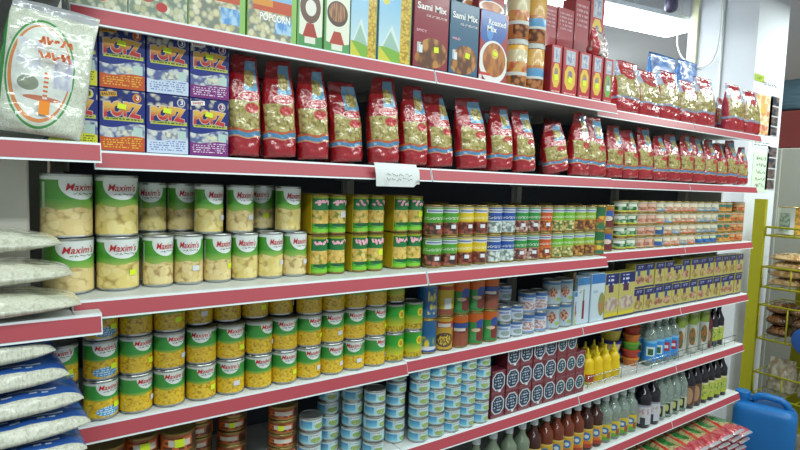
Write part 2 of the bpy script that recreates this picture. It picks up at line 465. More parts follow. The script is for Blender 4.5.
# ------------------------------------------------------------------ printed artwork
A = {}
A['chick'] = art('chickpea_label', '4f9a34', [
    (('below', .62, 0), ('grad', .38, .62, 'a8b85c', '5aa33c')),
    (('wave', .46, .02, 30, 0), ('blobs', 19, 9, 'e0cd94', 'd2b878', 'b0935a', .8)),
    (('and', ('below', .42, 0), ('band', .02, .4)), ('blobs', 17, 8, 'e4d29a', 'd6bf80', 'a88a52', .8)),
    (('band', .94, 1.0), 'e6ebe6'), (('ell', .5, .9, .15, .29), 'e6edeb'), (('ell', .0, .8, .05, .16), 'd8dfd8'), (('rect', .22, .25, .45, .9), 'c8d0c4')], rough=.3, coat=.4)
A['mush'] = art('mushroom_label', '4f9a34', [
    (('below', .62, 0), ('grad', .4, .62, 'b4bd60', '5aa33c')),
    (('wave', .5, .02, 22, 1), ('blobs', 13, 7, 'e6d694', 'd8c270', 'a88e48', .8)),
    (('band', .94, 1.0), 'e6ebe6'), (('ell', .5, .9, .15, .29), 'e6edeb'), (('rect', .06, .09, .5, .9), 'c8d0c4')], rough=.3, coat=.4)
A['corn'] = art('sweetcorn_label', '3f9440', [
    (('below', .55, 0), ('grad', .4, .58, 'b8b43c', '4a9a42')),
    (('wave', .47, .02, 26, 0), ('blobs', 34, 16, 'e0c034', 'd0a824', 'a8801c', .74)),
    (('band', .94, 1.0), 'd6dcd6'), (('ell', .5, .93, .115, .3), 'dde6e2'), (('rect', .1, .2, .6, .7), 'a8c4a8')], rough=.3, coat=.4)
A['corn_blue'] = art('sweetcorn_blue_patch_label', '3f9440', [
    (('below', .55, 0), ('grad', .4, .58, 'b8b43c', '4a9a42')),
    (('wave', .5, .02, 26, 0), ('blobs', 34, 16, 'e0c034', 'd0a824', 'a8801c', .74)),
    (('band', .94, 1.0), 'd6dcd6'), (('ell', .5, .93, .13, .32), 'dde6e2'), (('ell', .5, .17, .13, .14), ('lines', 16, 60, 'd0e4f0', '4a94c4'))], rough=.3, coat=.4)
A['greenyellow'] = art('green_yellow_label', '3fa52c', [
    (('all',), ('grad', .2, .62, 'c8bc22', '2f9c30')), (('below', .22, 0), ('blobs', 30, 12, 'd2bc20', 'bfa018', '8a7a10', .6)),
    (('ell', .62, .68, .055, .17), 'd6c92a'), (('ell', .62, .68, .03, .1), 'b98a20')], rough=.3, coat=.4)
A['bean_pack'] = art('bean_pack_label', 'd8ba20', [
    (('rect', .12, .92, 0, 1), '217a40'), (('rect', .12, .92, .24, .62), ('blobs', 15, 8, 'e6c874', 'd2aa4c', '7c8a2c', .74)),
    (('rect', .12, .92, 0, .1), '78c030'), (('rect', .12, .92, .1, .25), ('noise', 10, 6, '2f9038', '60b030')), (('ell', .5, .2, .16, .05), '1a5a32'),
    (('rect', .12, .92, .95, 1), 'a8b42c')], rough=.25, coat=.5)
def beanlab(name, top, low, b1, b2, gap):
    return art(name, top, [(('below', .46, 0), low), (('below', .42, -.06), ('blobs', 16, 8, b1, b2, gap, .55)), (('rect', .34, .66, .78, .92), 'd8dce0'),
                           (('rect', .36, .64, .82, .88), '6a7fa8'), (('rect', .3, .7, .54, .64), ('lines', 30, 30, 'e8e8e0', top)), (('band', .96, 1), 'a9ab9a')], rough=.3, coat=.4)
A['b_green'] = beanlab('green_bean_label', '4f9a2c', '5a8f34', 'a8604c', '8c4638', '3c2a1c')
A['b_yellow'] = beanlab('yellow_bean_label', 'd8be1c', 'b88a2c', 'a0523c', '7c3a2c', '4c2418')
A['b_blue'] = beanlab('blue_bean_label', '284f9c', 'c8d2d2', 'dfe6e2', 'b9c4c2', '6a7c74')
A['b_greenred'] = beanlab('green_red_bean_label', '2f8a40', 'a8685c', 'd0c4b8', 'a8584c', '5c2c28')
A['b_orange'] = beanlab('orange_bean_label', 'c4521e', 'cc7a34', 'd88c3c', 'b8582c', '6c2c18')
A['b_lime'] = beanlab('lime_bean_label', '6fb02c', 'a8b45c', 'd8d09c', 'b09a4c', '5a6a2c')
A['b_redgreen'] = beanlab('red_lime_bean_label', '8cae30', 'b8783c', 'd0a04c', 'a8582c', '5a3a1c')
A['b_fruit'] = art('fruit_label', 'c4b42c', [(('rect', .35, .65, .55, 1), '2a6a3c'), (('below', .6, 0), ('blobs', 8, 5, 'd8c23c', 'b84a2c', '3c6a34', .6)), (('below', .15, 0), '2c6a4a')], coat=.4)
A['b_darkred'] = art('dark_red_label', 'a4662c', [(('below', .55, 0), '6a2426'), (('rect', .36, .64, .5, .8), '2f5ca8'), (('ell', .5, .42, .12, .12), 'd8c8b8'), (('band', .92, 1), 'b8862c')], coat=.4)
def small(name, base, b1, b2, gap, patch, stripe):
    return art(name, base, [(('band', .08, .8), ('blobs', 13, 4, b1, b2, gap, .6)), (('rect', .38, .62, .5, .82), patch), (('band', 0, .1), stripe), (('band', .88, 1), 'c4c0ac')], coat=.35)
A['s_green'] = small('small_green_label', '2c7a3c', '2f8a44', 'd0d8c0', '1c5430', 'e0e4d8', 'c4c22c')
A['s_salmon'] = small('small_salmon_label', 'c48c74', 'd09a80', 'b87862', '8c5a48', 'd8b4a0', 'c8a890')
A['s_cream'] = small('small_cream_label', 'd8c49c', 'e0cdb0', 'c47c70', 'a8866a', 'e6dcc4', 'c8543c')
A['s_blue'] = small('small_blue_label', '2f6cb0', '3c7cbc', '2c5c9c', '24487c', 'd8d89c', '2c5c9c')
A['s_bluecream'] = small('small_blue_cream_label', 'd0c8a8', 'dcd2ac', '6a94b8', 'a09474', 'e0dcc0', '3c74a8')
A['s_orange'] = small('small_orange_label', 'cc8c34', 'd09a40', 'b8742c', '8c5a24', '2c7a74', 'c89c54')
A['s_red'] = small('small_red_orange_label', 'b83c24', 'c4502c', 'd89c58', '7c2c1c', 'd4a870', 'b86a34')
A['fish_orange'] = art('orange_fish_label', 'b85a24', [(('rect', .34, .62, .1, .9), ('lines', 3, 14, '5a2c1c', 'c8632a')), (('rect', .4, .6, .3, .7), 'd0ccc0'), (('rect', .2, .3, 0, 1), '7c3a1c'), (('rect', .62, .72, 0, 1), '4a2c1c'), (('band', .85, 1), '8c4a22')], coat=.3)
A['fish_blue'] = art('blue_fish_label', 'a9cfd8', [(('rect', .3, .48, .15, .85), ('grad', .1, .9, '7cc4d8', '3c8cc4')), (('ell', .6, .35, .08, .3), ('noise', 60, 8, '6a9c4c', 'b0b878')), (('rect', .52, .66, .6, .85), ('lines', 3, 60, 'a85c5c', 'c8dce0')), (('rect', 0, .22, 0, 1), '9cc8d8'), (('band', .9, 1), 'd4e2e4')], coat=.35)

A['popz'] = {}
for k, pc, ink in (('salted', 'c0552c', 'e6b43c'), ('plain', 'c9d6ea', '6a7fb4'), ('sweet', '7c2f78', 'e0cfe4'), ('butter', 'd8da34', '6a6a18')):
    A['popz'][k] = art('popcorn_carton_'+k, '222f78', [
        (('band', .8, 1), ('blobs', 6, 8, 'b9b8a4', 'd6d2c0', '1e2a6a', .48)),
        (('rect', .62, .98, .78, .98), '222f78'), (('ell', .82, .89, .1, .075), 'cfcdb8' if k != 'salted' else 'c8862c'), (('ell', .82, .89, .075, .055), '3a4a94' if k == 'plain' else pc),
        (('wave', .5, .02, 6, 1.2), '25337f'), (('wave', .42, .04, 5, 3.6), ('blobs', 7, 9, 'd8dad0', 'b9c0c8', '5a6698', .6)),
        (('rect', .42, .95, .26, .36), ('blobs', 12, 14, 'e0dec4', 'c8ccb4', '8c94a8', .62)), (('rect', .74, .95, .25, .4), 'b8d0c8'),
        (('wave', .235, -.02, 6.3, 0), pc), (('and', ('wave', .215, -.02, 6.3, 0), ('rect', .06, .94, .03, 1)), ('lines', 26, 26, ink, pc)),
        (('and', ('wave', .555, -.012, 6.3, 0), ('rect', .08, .97, .495, 1)), 'b9c04c'), (('and', ('wave', .545, -.012, 6.3, 0), ('rect', .14, .92, .51, 1)), ('lines', 20, 26, '4a5a2c', 'b9c04c'))], rough=.3, coat=.3)
A['popcorn_carton'] = art('popcorn_box', 'cdd2bc', [(('all',), ('blobs', 9, 13, 'e0dcc0', 'b9ac74', '7c8478', .58)), (('rect', .1, .95, .36, .5), 'c0502c'), (('rect', .1, .5, .42, .58), 'd8902c'), (('rect', .55, .95, .12, .3), ('noise', 8, 8, '5c94d0', 'a8cce4')), (('rect', .1, .9, .5, .95), '86b8d8'), (('rect', .9, 1, 0, 1), '8cbc64')], coat=.3)
A['popcorn_sack'] = art('popcorn_sack_print', 'c4ccb8', [(('all',), ('blobs', 10, 14, 'dcdcc8', 'b4b48c', '7c8c7c', .6)), (('ell', .55, .16, .1, .05), 'b83838'), (('ell', .3, .25, .13, .06), 'a8584c'), (('rect', .0, 1, .3, .45), 'c06a2c')], coat=.3)
A['pudding'] = art('pudding_box', 'e2e6d2', [(('below', .16, .03), '4a9054'), (('rect', .28, .72, .08, .17), 'dcdccc'), (('and', ('diag', 1, 1, .97), ('and', ('diag', -1, 1, -.03), ('band', .16, .33))), 'a83a2c'), (('ell', .5, .53, .42, .2), '6c5044'), (('ell', .52, .52, .22, .1), 'e4e2d8'), (('rect', 0, .06, 0, 1), '5c9c54')], coat=.3)
A['cake'] = art('cake_box', 'e2e6d2', [(('below', .14, .03), '58985a'), (('rect', .28, .72, .06, .15), 'dcdccc'), (('and', ('diag', 1, 1, .95), ('and', ('diag', -1, 1, -.05), ('band', .14, .31))), 'b04434'), (('ell', .5, .55, .42, .17), '54403a'), (('ell', .5, .57, .34, .13), ('noise', 16, 4, 'b08058', '7a4c34')), (('rect', 0, .06, 0, 1), '5c9c54')], coat=.3)
A['starch'] = art('cornflour_box', '94c4dc', [(('all',), ('grad', .2, 1, 'c4dce0', '6fb4dc')), (('and', ('diag', 1.1, 1, .98), ('diag', -1, 1, .15)), 'cfe0da'), (('and', ('diag', .9, 1, .78), ('diag', -1, 1, .1)), '9cbcac'), (('wave', .2, .03, 4, 1), '7cac3c'), (('diag', .5, 1, .24), 'c8c43c'), (('rect', .66, .97, .0, .97), ('blobs', 12, 30, 'dcc04c', 'ccaa30', 'a8862c', .6)), (('rect', .97, 1, 0, 1), '7c9c54'), (('ell', .2, .85, .1, .05), 'd0c44c')], coat=.3)
def mixart(nm, base):
    return art(nm, base, [(('rect', .1, .3, .2, .36), 'c4c8c4'), (('ell', .56, .25, .42, .19), ('blobs', 6, 7, 'c08a4c', 'a06a34', '6a3c1c', .55)), (('ell', .4, .16, .36, .12), ('blobs', 6, 7, 'b8803c', '94602c', '5c341c', .55)), (('band', 0, .05), '4a1c24'), (('rect', .34, .95, .7, .73), ('lines', 60, 30, 'd8ccc8', base))], coat=.3)
A['mix_red'] = mixart('red_mix_box', '86202f'); A['mix_blue'] = mixart('blue_mix_box', '2c5a78')
A['roast'] = art('roast_mix_box', '9a2c30', [(('ell', .42, .82, .55, .3), '2c58a0'), (('ell', .34, .72, .12, .12), '4a88c4'), (('ell', .5, .3, .52, .3), 'dcdcd8'), (('ell', .53, .33, .42, .24), ('noise', 5, 4, 'b4742c', '8c4a20')), (('ell', .55, .42, .12, .07), 'd8b45c'), (('rect', .05, .4, .1, .14), 'c03a34'), (('rect', 0, .1, .0, .1), 'c8ccd0')], coat=.4)
A['roast_top'] = art('roast_mix_box_rear', '9a2c30', [(('ell', .5, .12, .5, .22), 'dcdcd8'), (('ell', .5, .14, .4, .16), ('noise', 5, 4, 'a8582c', 'c08a54')), (('rect', .3, .6, .02, .06), 'c03a34'), (('ell', .2, .5, .4, .2), '2c4c90')], coat=.4)
A['tub'] = art('snack_tub_label', 'b8743a', [(('band', .62, 1), 'c4b890'), (('band', .38, .62), ('noise', 9, 4, 'b85a2c', 'd0a058')), (('band', .3, .38), 'd0d4d0'), (('rect', .4, .62, .0, .3), ('blobs', 14, 8, 'a86034', 'c88a54', '5c3420', .55)), (('band', .9, 1), 'd8a83c')], coat=.5)
A['tub_blue'] = art('snack_tub_blue_label', 'b8743a', [(('band', .62, 1), 'c89c4c'), (('band', .36, .55), '5c98c4'), (('band', .3, .36), 'd0d4d0'), (('rect', .36, .62, .0, .3), ('blobs', 14, 8, 'a86034', 'c88a54', '5c3420', .55))], coat=.5)
def redbox(nm, fig, base='b0282e'):
    return art(nm, base, [(('rect', .18, .82, .66, .96), 'a8b0bc'), (('rect', .26, .74, .7, .92), ('noise', 6, 9, '7c8cac', 'c4c4c4')), (('oct', .5, .4, .36, .24), fig), (('ell', .5, .45, .18, .1), ('noise', 8, 8, 'b88a2c', '5a6ca8')), (('rect', .1, .9, .05, .1), ('lines', 20, 16, 'e0c8c0', base)), (('rect', .0, .05, 0, 1), '7c1c22')], coat=.4)
A['red_yellow'] = redbox('red_dessert_box', 'd8b83c'); A['red_green'] = redbox('red_green_dessert_box', '6cae4c')
A['red_plain'] = art('dark_red_carton', '9c2c36', [(('rect', .1, .9, .5, .9), ('lines', 12, 14, 'b8888c', '98303a'))], coat=.3)
A['red_side'] = plain('red_carton_side', '8e1f28', .35, coat=.3)
def pasta(nm, s, topcol='9a1620'):
    return art(nm, '9c1822', [
        (('rect', .06, .94, .25, .585), ('blobs', 13, 27, 'bfb274', '9c8f4c', '7c6c34', .72)),
        (('rect', .42, .93, .64, .95), '6fa4c4'), (('and', ('rect', .42, .93, .64, .95), ('ell', .68, .77, .2, .09)), ('blobs', 12, 26, 'd8c88c', 'c0a860', '8c8450', .6)),
        (('and', ('diag', 1, -.5, .16), ('band', .5, 1)), topcol) if s else (('rect', 0, .02, 0, 1), 'a9202a'),
        (('rect', .06, .62, .25, .54), ('blobs', 13, 27, 'bfb274', '9c8f4c', '7c6c34', .72)),
        (('ell', .64, .585, .32, .055), 'd8c4c0'), (('ell', .64, .585, .3, .046), 'b4242e'), (('and', ('ell', .64, .585, .26, .03), ('rect', 0, 1, .56, .61)), ('lines', 22, 22, 'ecd8d4', 'b4242e')),
        (('ell', .7, .47, .22, .05), ('noise', 12, 30, 'b4242e', 'c85a50')),
        (('wave', .26, .012, 9, 0), 'b85a2c'), (('wave', .235, .012, 9, 0), '4f82a8'), (('wave', .19, .012, 9, 0), 'c08a6a'), (('wave', .175, .012, 9, 0), '9c1822'),
        (('band', .96, 1), '94161f')], rough=.25, coat=.7, bump=.55, bscale=26, spec=.6)
A['pasta1'] = pasta('pasta_bag_film', 1); A['pasta2'] = pasta('pasta_bag_film_wide_window', 0)
A['pasta3'] = art('macaroni_bag_film', 'ac2530', [
        (('rect', .03, .97, .27, .72), ('blobs', 11, 21, 'c0b47c', 'a09250', '84743a', .72)), (('ell', .5, .8, .3, .16), 'b01f26'), (('and', ('band', .66, .98), ('rect', .82, 1, 0, 1)), 'b9bccb'), (('rect', 0, .16, .7, .98), 'a9b4c8'),
        (('and', ('ell', .5, .8, .25, .06), ('all',)), ('lines', 20, 18, 'd89c94', 'b01f26')), (('wave', .3, .012, 8, 0), '8d93a8'), (('wave', .25, .012, 8, 0), 'a81e28')], rough=.22, coat=.8, bump=.55, bscale=26, spec=.6)
A['rice_big'] = art('rice_sack_film', 'ccd6c4', [(('all',), ('blobs', 70, 110, 'dce0d0', 'c8d0be', 'b8c2b0', .7)), (('rect', .0, .09, .1, .9), '3f8a48'),
        (('ell', .46, .45, .36, .42), '4c9050'), (('ell', .46, .45, .34, .4), 'd0d8c8'), (('ell', .455, .45, .325, .375), 'd28a54'), (('ell', .465, .46, .30, .355), 'dbe2da'),
        (('ell', .34, .36, .11, .055), '8a9480'), (('and', ('ell', .5, .26, .2, .02), ('all',)), 'c0785c'), (('rect', .5, .55, .2, .5), ('lines', 30, 3, 'd2743c', 'd9e0d8')), (('rect', .2, .45, .46, .7), ('noise', 9, 12, 'd9e0d8', 'c9cdd6')), (('rect', .6, .8, .35, .6), ('noise', 12, 10, 'd5dadd', 'b9bcd0')), (('rect', .0, 1, .93, 1), 'b8bcc0')], rough=.2, coat=.7, bump=.5, bscale=22)
A['rice_white'] = art('white_rice_film', 'cfd6c6', [(('all',), ('blobs', 90, 60, 'dadaca', 'caccb8', 'bcbea8', .75))], rough=.2, coat=.7, bump=.6, bscale=18)
A['rice_blue'] = art('blue_rice_film', 'c3c9ba', [(('all',), ('blobs', 90, 60, 'd4d4c4', 'bfc2b2', 'adb0a0', .75)), (('band', .09, 1), '24529c'), (('and', ('band', .16, .3), ('rect', .08, .92, 0, 1)), ('lines', 14, 16, 'c4d0e0', '24529c'))], rough=.3, coat=.4, bump=.4, bscale=20)
A['deck_bag'] = art('vermicelli_bag_film', 'b8ab7c', [(('all',), ('blobs', 50, 6, 'c0b284', 'a89a68', '86794e', .75)), (('diag', .6, 1, .62), ('noise', 6, 9, 'b8302c', 'c2523c')), (('diag', .6, 1, .5), ('blobs', 50, 6, 'c0b284', 'a89a68', '86794e', .75)), (('ell', .62, .62, .13, .26), '2f7a3c'), (('rect', .80, .97, 0, 1), ('noise', 9, 9, 'a82434', 'c06a70')), (('rect', .97, 1, 0, 1), 'a8a4a8'), (('rect', 0, .1, 0, 1), 'b0262e')], rough=.25, coat=.6, bump=.6, bscale=22)
A['tea'] = art('dark_tea_carton', '6c2734', [(('rect', 0, 1, 0, .12), '7c4048'), (('oct', .5, .54, .48, .40), 'b9c4cc'), (('oct', .5, .54, .40, .345), '1d2c44'), (('and', ('oct', .5, .54, .31, .27), ('all',)), ('lines', 8, 9, 'a9bccc', '1d2c44'))], coat=.35)
A['tea2'] = art('small_badge_tea_carton', '74303a', [(('ell', .5, .54, .46, .34), 'b9cccc'), (('ell', .5, .54, .38, .28), '243c50'), (('and', ('ell', .5, .54, .24, .26), ('all',)), ('lines', 8, 7, 'a4bcc0', '243c50'))], coat=.35)
A['banana'] = art('banana_label', '1f5f94', [(('below', .5, 0), ('blobs', 12, 3, 'd8bc34', 'bfa028', '2c6a7c', .5)), (('below', .12, 0), '2f4f94'), (('ell', .5, .12, .2, .06), 'c8ccd4')], coat=.4)
A['banana2'] = art('blue_fruit_label', '1f5a90', [(('rect', .5, .66, .1, .9), ('blobs', 20, 5, 'd8c45c', '8cac4c', '1f5a90', .5)), (('band', .94, 1), '3c7cac')], coat=.4)
A['passion'] = art('passionfruit_label', 'c49a30', [(('band', .7, .9), 'b0482c'), (('rect', .4, .62, .72, .84), 'd0ccc0'), (('ell', .52, .3, .16, .24), '5c4434'), (('ell', .52, .3, .12, .18), ('noise', 40, 10, 'd8b43c', '3a2c20'))], coat=.4)
A['passion2'] = art('yellow_fruit_label', 'c4a82c', [(('band', .82, .95), 'b0482c'), (('band', .0, .2), '8c4c2c'), (('rect', .5, .62, .2, .55), 'c8d0cc')], coat=.4)
A['jar_orange'] = art('beetroot_label', '2c7c3c', [(('band', .72, 1), 'c8601c'), (('ell', .6, .6, .1, .22), '2c4c9c'), (('ell', .6, .3, .12, .24), '702822'), (('rect', .42, .52, .1, .7), '3c8c44'), (('ell', .52, .45, .08, .06), 'd0b898')], coat=.4)
A['jar_brown'] = art('brown_bean_label', '6c2c24', [(('band', .78, 1), 'c8601c'), (('band', .6, .76), '2c4c94'), (('rect', .4, .6, .5, .6), 'd0c8c0'), (('wave', .46, .03, 20, 0), '8c4830')], coat=.4)
A['yog'] = art('white_blue_pot_label', 'c2cede', [(('band', .8, 1), '3c68a4'), (('ell', .5, .35, .16, .26), ('noise', 20, 8, 'a87c74', 'd0ccd0')), (('rect', .4, .6, .64, .76), '7c94c0'), (('wave', .08, .03, 12, 0), '6c8cbc')], coat=.35)
A['yog2'] = art('white_blue_small_pot_label', 'c2cede', [(('band', .82, 1), '3c68a4'), (('rect', .4, .6, .56, .7), '8090c0'), (('ell', .55, .3, .1, .2), '8c9c98')], coat=.35)
A['diamond'] = art('diamond_jar_label', 'a2b3bc', [(('band', .88, 1), '4478a8'), (('and', ('diag', 3, 1, 2.3), ('and', ('diag', -3, 1, -.7), ('and', ('diag', 3, -1, 1.3), ('diag', -3, -1, -1.7)))), ('noise', 30, 8, '8c3428', 'c8a488')), (('ell', .62, .2, .06, .1), '8ca44c')], coat=.5)
A['carrot'] = art('carrot_box', 'b4c8d4', [(('band', .86, 1), '3c78ac'), (('band', .0, .4), ('blobs', 5, 8, '6c9c3c', 'c8a83c', 'b4c4b8', .5)), (('ell', .45, .5, .16, .22), 'a8562c'), (('ell', .6, .42, .12, .18), '9a4a28'), (('rect', .5, .85, .62, .7), ('lines', 30, 14, '4c6c94', 'b4c8d4'))], coat=.3)
A['carrot_top'] = art('green_veg_box', '5c5c3c', [(('band', .0, .5), ('blobs', 5, 8, '5c8c34', 'b8a43c', '384c2c', .5)), (('ell', .55, .66, .2, .3), '984a2c')], coat=.3)
A['oilbox'] = art('bottle_picture_box', 'bccbd8', [(('band', .84, 1), '3c80bc'), (('rect', .42, .6, .1, .5), '7c2c30'), (('rect', .46, .56, .5, .75), '6c8c3c'), (('rect', .1, .4, .66, .74), ('lines', 30, 10, '8c3c44', 'bccbd8'))], coat=.3)
A['bluewhite'] = art('blue_topped_white_box', 'b9cad4', [(('band', .8, 1), '2f70b4'), (('ell', .8, .35, .25, .25), ('noise', 6, 6, 'a8784c', '7c8c4c')), (('rect', .15, .5, .6, .66), '9cb0c4')], coat=.3)
A['lentil_tall'] = art('tall_lentil_box', 'b4ab66', [(('band', .76, 1), '1e2762'), (('rect', .2, .6, .7, .95), ('lines', 10, 8, 'c0c8d8', '232c70')), (('rect', .25, .6, .58, .74), '4c2c4c'), (('ell', .5, .32, .5, .15), ('noise', 5, 6, '9c8478', 'c0b4a4')), (('band', 0, .12), 'c8b82c'), (('band', 0, .04), '1f2c5c')], coat=.3)
A['lentil'] = art('lentil_box', 'b4ab66', [(('band', .72, 1), '1e2762'), (('rect', .2, .8, .82, .94), ('lines', 16, 10, 'b0b8cc', '232c70')), (('rect', .3, .62, .5, .78), '4c2c5c'), (('ell', .5, .32, .42, .2), ('blobs', 5, 6, 'a87c4c', 'c4b08c', '8c7c3c', .6)), (('band', 0, .07), '1f2c5c')], coat=.3)
A['lentil2'] = art('lentil_sausage_box', 'b4ab66', [(('band', .72, 1), '1e2762'), (('rect', .2, .8, .82, .94), ('lines', 16, 10, 'b0b8cc', '232c70')), (('rect', .2, .5, .5, .78), '2c4c7c'), (('ell', .5, .34, .46, .18), ('noise', 3, 5, '8c5c44', 'c09c84')), (('band', 0, .07), '1f2c5c')], coat=.3)
A['water'] = art('water_label', '2f86cc', [(('rect', .4, .6, .25, .7), 'c8d8d0'), (('rect', .44, .56, .3, .6), '2c5c3c'), (('band', .88, 1), '6cb0dc')], coat=.3)
A['water_red'] = art('water_red_label', '2f86cc', [(('rect', .4, .6, .3, .75), 'a02c3c'), (('rect', .44, .56, .45, .6), 'd0d0d8'), (('band', .88, 1), '6cb0dc')], coat=.3)
A['tallcan'] = art('tall_drink_can', 'b4b8ac', [(('band', .72, 1), '7c9430'), (('diag', 2.2, 1, 1.6), 'a8aca0'), (('ell', .52, .42, .09, .22), ('noise', 30, 9, 'a8602c', '4c5c34')), (('rect', .44, .62, .05, .2), 'c8c8bc'), (('band', .96, 1), '9ca45c')], coat=.5)
A['sauce'] = art('sauce_label', 'c49a2c', [(('ell', .5, .6, .09, .22), '2f6ca8'), (('ell', .5, .6, .05, .1), 'c4d0d8'), (('band', .0, .2), '9c3c28'), (('rect', .4, .6, .2, .36), 'c86a2c'), (('band', .92, 1), 'd0b85c')], coat=.3)
A['sauce_y'] = art('yellow_sauce_label', 'c8b030', [(('ell', .5, .6, .1, .22), '2f6ca8'), (('ell', .5, .6, .05, .1), 'c4d0d8'), (('band', .0, .22), '5c9c3c'), (('rect', .56, .66, .1, .5), '8c4c34')], coat=.3)
A['wine'] = art('wine_label', 'bcc0c8', [(('rect', .4, .6, .5, .8), ('noise', 20, 6, 'a88c98', 'c8c4c8')), (('rect', .42, .52, .0, .35), '34343c'), (('band', .9, 1), '8c8c9c')])
A['vinegar'] = art('vinegar_label', 'a8b09c', [(('rect', .42, .58, .0, .9), '1f2c2c'), (('ell', .5, .5, .04, .3), 'b8bc6c'), (('rect', .3, .4, .1, .5), '8c4c3c')])
A['dark_yg'] = art('yellow_green_label', 'a9b43c', [(('ell', .5, .5, .1, .3), ('noise', 26, 7, '5c8c3c', 'c8c86c')), (('band', .88, 1), 'c8c49c')])
A['dark_brown'] = art('brown_picture_label', '5c4434', [(('ell', .5, .5, .1, .4), 'a88464'), (('rect', .34, .42, .3, 1), '9cb0d0')])
A['ketchup_green'] = art('green_square_label', '2c7c54', [(('rect', .42, .58, .3, .7), 'b8c8b0')])
A['breadtin'] = art('gold_tin_label', 'b9bfb8', [(('rect', .52, .75, 0, 1), ('noise', 12, 6, 'c4943c', '8c6a2c')), (('rect', .3, .46, .1, .8), ('noise', 20, 10, '6a7c74', '9cac9c'))], coat=.3)
A['photo_food'] = art('food_photo_print', 'c8b088', [(('all',), ('blobs', 4, 7, 'd0ac6c', 'c87a54', 'd8d0b0', .55)), (('rect', .3, .7, .55, .8), ('noise', 4, 6, 'd2b04c', 'c8a884')), (('rect', .1, .8, .1, .25), ('noise', 4, 6, 'c06a4c', 'd8b498'))])
A['photo_dark'] = art('dark_photo_print', 'b0b0b0', [(('rect', .1, .9, .02, .98), ('noise', 2, 9, '2f3440', '6c5c58')), (('band', .23, .26), 'c0c0c0'), (('band', .48, .51), 'c0c0c0'), (('band', .73, .76), 'c0c0c0')])
A['bread'] = art('flat_bread_film', 'c0a06c', [(('all',), ('noise', 7, 5, 'cdb080', '9c7444')), (('ell', .5, .5, .3, .3), ('noise', 6, 6, 'd8c49c', 'b08c58'))], rough=.25, coat=.6, bump=.5, bscale=22)
A['snack'] = art('brown_snack_film', '8a5c34', [(('all',), ('blobs', 8, 8, 'a8703c', '6c4424', '4a3018', .6))], rough=.25, coat=.6, bump=.6, bscale=25)
A['clearbag'] = art('clear_beige_bag_film', 'b8ac94', [(('all',), ('noise', 5, 4, 'c4bca8', '9c8a6c'))], rough=.2, coat=.7, bump=.6, bscale=20)
A['bluebag'] = art('blue_wrap_film', '2f6cb8', [(('all',), ('noise', 3, 4, '3a7cc8', '2458a0')), (('rect', .15, .6, .5, .62), 'a9c8e8')], rough=.35, coat=.3, bump=.25, bscale=10)
A['crinkle'] = art('crinkled_red_clear_film', 'c0b8b4', [(('all',), ('noise', 5, 5, 'cfcdc8', 'a87c78')), (('rect', .0, .2, 0, 1), 'b03038'), (('rect', .82, 1, 0, 1), 'b03038')], rough=.15, coat=.8, bump=.8, bscale=30)

# ------------------------------------------------------------------ product shapes
def tin_parts(nm, Rr, h, lab, extras=(), lid='metal', seg=32, label_part='label'):
    body = lathe('label', [(Rr*.95, 0), (Rr, .002), (Rr, .004), (Rr*.985, .0055), (Rr*.985, h-.0055), (Rr, h-.004), (Rr, h-.0015)], [lab, M[lid]], seg=seg, sm=[1, 1, 1, 0, 1, 1], v0=.0055, v1=h-.0055, cap=True)
    lidm = lathe('lid', [(Rr*.99, h-.0014), (Rr*.97, h), (Rr*.93, h-.0005), (Rr*.91, h-.004), (Rr*.6, h-.004), (Rr*.57, h-.0033), (.0001, h-.0033)], [M[lid]], seg=seg, cap=False)
    return [(label_part, body), ('lid', lidm)] + list(extras)
def bag_mesh(name, w, d, h, mat, seed, wr=.004, topflat=.9, lean=0, n=44, nz=34, skew=0, taper=0):
    vs, fs, uv = [], [], []
    off = Vector((seed*3.1, seed*1.7, seed*.9))
    for j in range(nz+1):
        t = j/nz
        b = d/2*(min(1, .82+t*3) if t < .06 else 1.0)
        if t > .45: b *= max(.05, 1-((t-.45)/(topflat-.45))**1.7) if t < topflat else .05
        b = max(b, .0025)
        a = w/2*(.93+.07*min(1, t*6)) if t < .5 else w/2*(1-.05*math.sin((t-.5)*PI)-taper*max(0, (t-.62)/.38)**1.4)
        for k in range(n):
            q = 2*PI*k/n - PI/2
            c, s = math.cos(q), math.sin(q)
            x = a*math.copysign(abs(c)**.7, c); y = b*math.copysign(abs(s)**.75, s)
            p = Vector((x, y, t*h))
            nz1 = noise.noise(p*26+off)+.6*noise.noise(p*60+off)
            f = wr*nz1*(1 if 0 < j else 0)
            y += f*(1 if s > 0 else -1)*abs(s)*(1 if t < topflat else .5)
            x += .4*wr*noise.noise(p*22-off)*(1 if j else 0) + skew*t*t
            z = t*h + (wr*.7*noise.noise(p*18+off*2) if j == nz else 0)
            vs.append((x, y, z))
    for j in range(nz):
        for k in range(n):
            k2 = (k+1) % n; ids = (j*n+k, j*n+k2, (j+1)*n+k2, (j+1)*n+k); fs.append(ids)
            uv.append([(min(1, max(0, vs[i][0]/w+.5)), vs[i][2]/h) for i in ids])
    fs.append(tuple(range(n-1, -1, -1))); uv.append([(.02, .02)]*n)
    fs.append(tuple(nz*n+k for k in range(n))); uv.append([(.5, .99)]*n)
    return mesh(name, vs, fs, [mat], None, uv)
def seal_mesh(w, z, mat):
    v, f = [], []
    n = 30
    for j in range(2):
        for i in range(n+1):
            v.append((-w/2+w*i/n, .0035*math.sin(i*1.9)-.001, z+j*.011+.002*math.sin(i*.7)*j))
    for i in range(n): f.append((i, i+1, n+2+i, n+1+i))
    b = len(v)
    v += [(p[0], p[1]+.0012, p[2]) for p in v[:b]]
    f += [tuple(b+q for q in reversed(x)) for x in f[:n]]
    for i in range(n): f.append((n+1+i, n+2+i, b+n+2+i, b+n+1+i)); f.append((i+1, i, b+i, b+i+1))
    return mesh('top_seal', v, f, [mat])
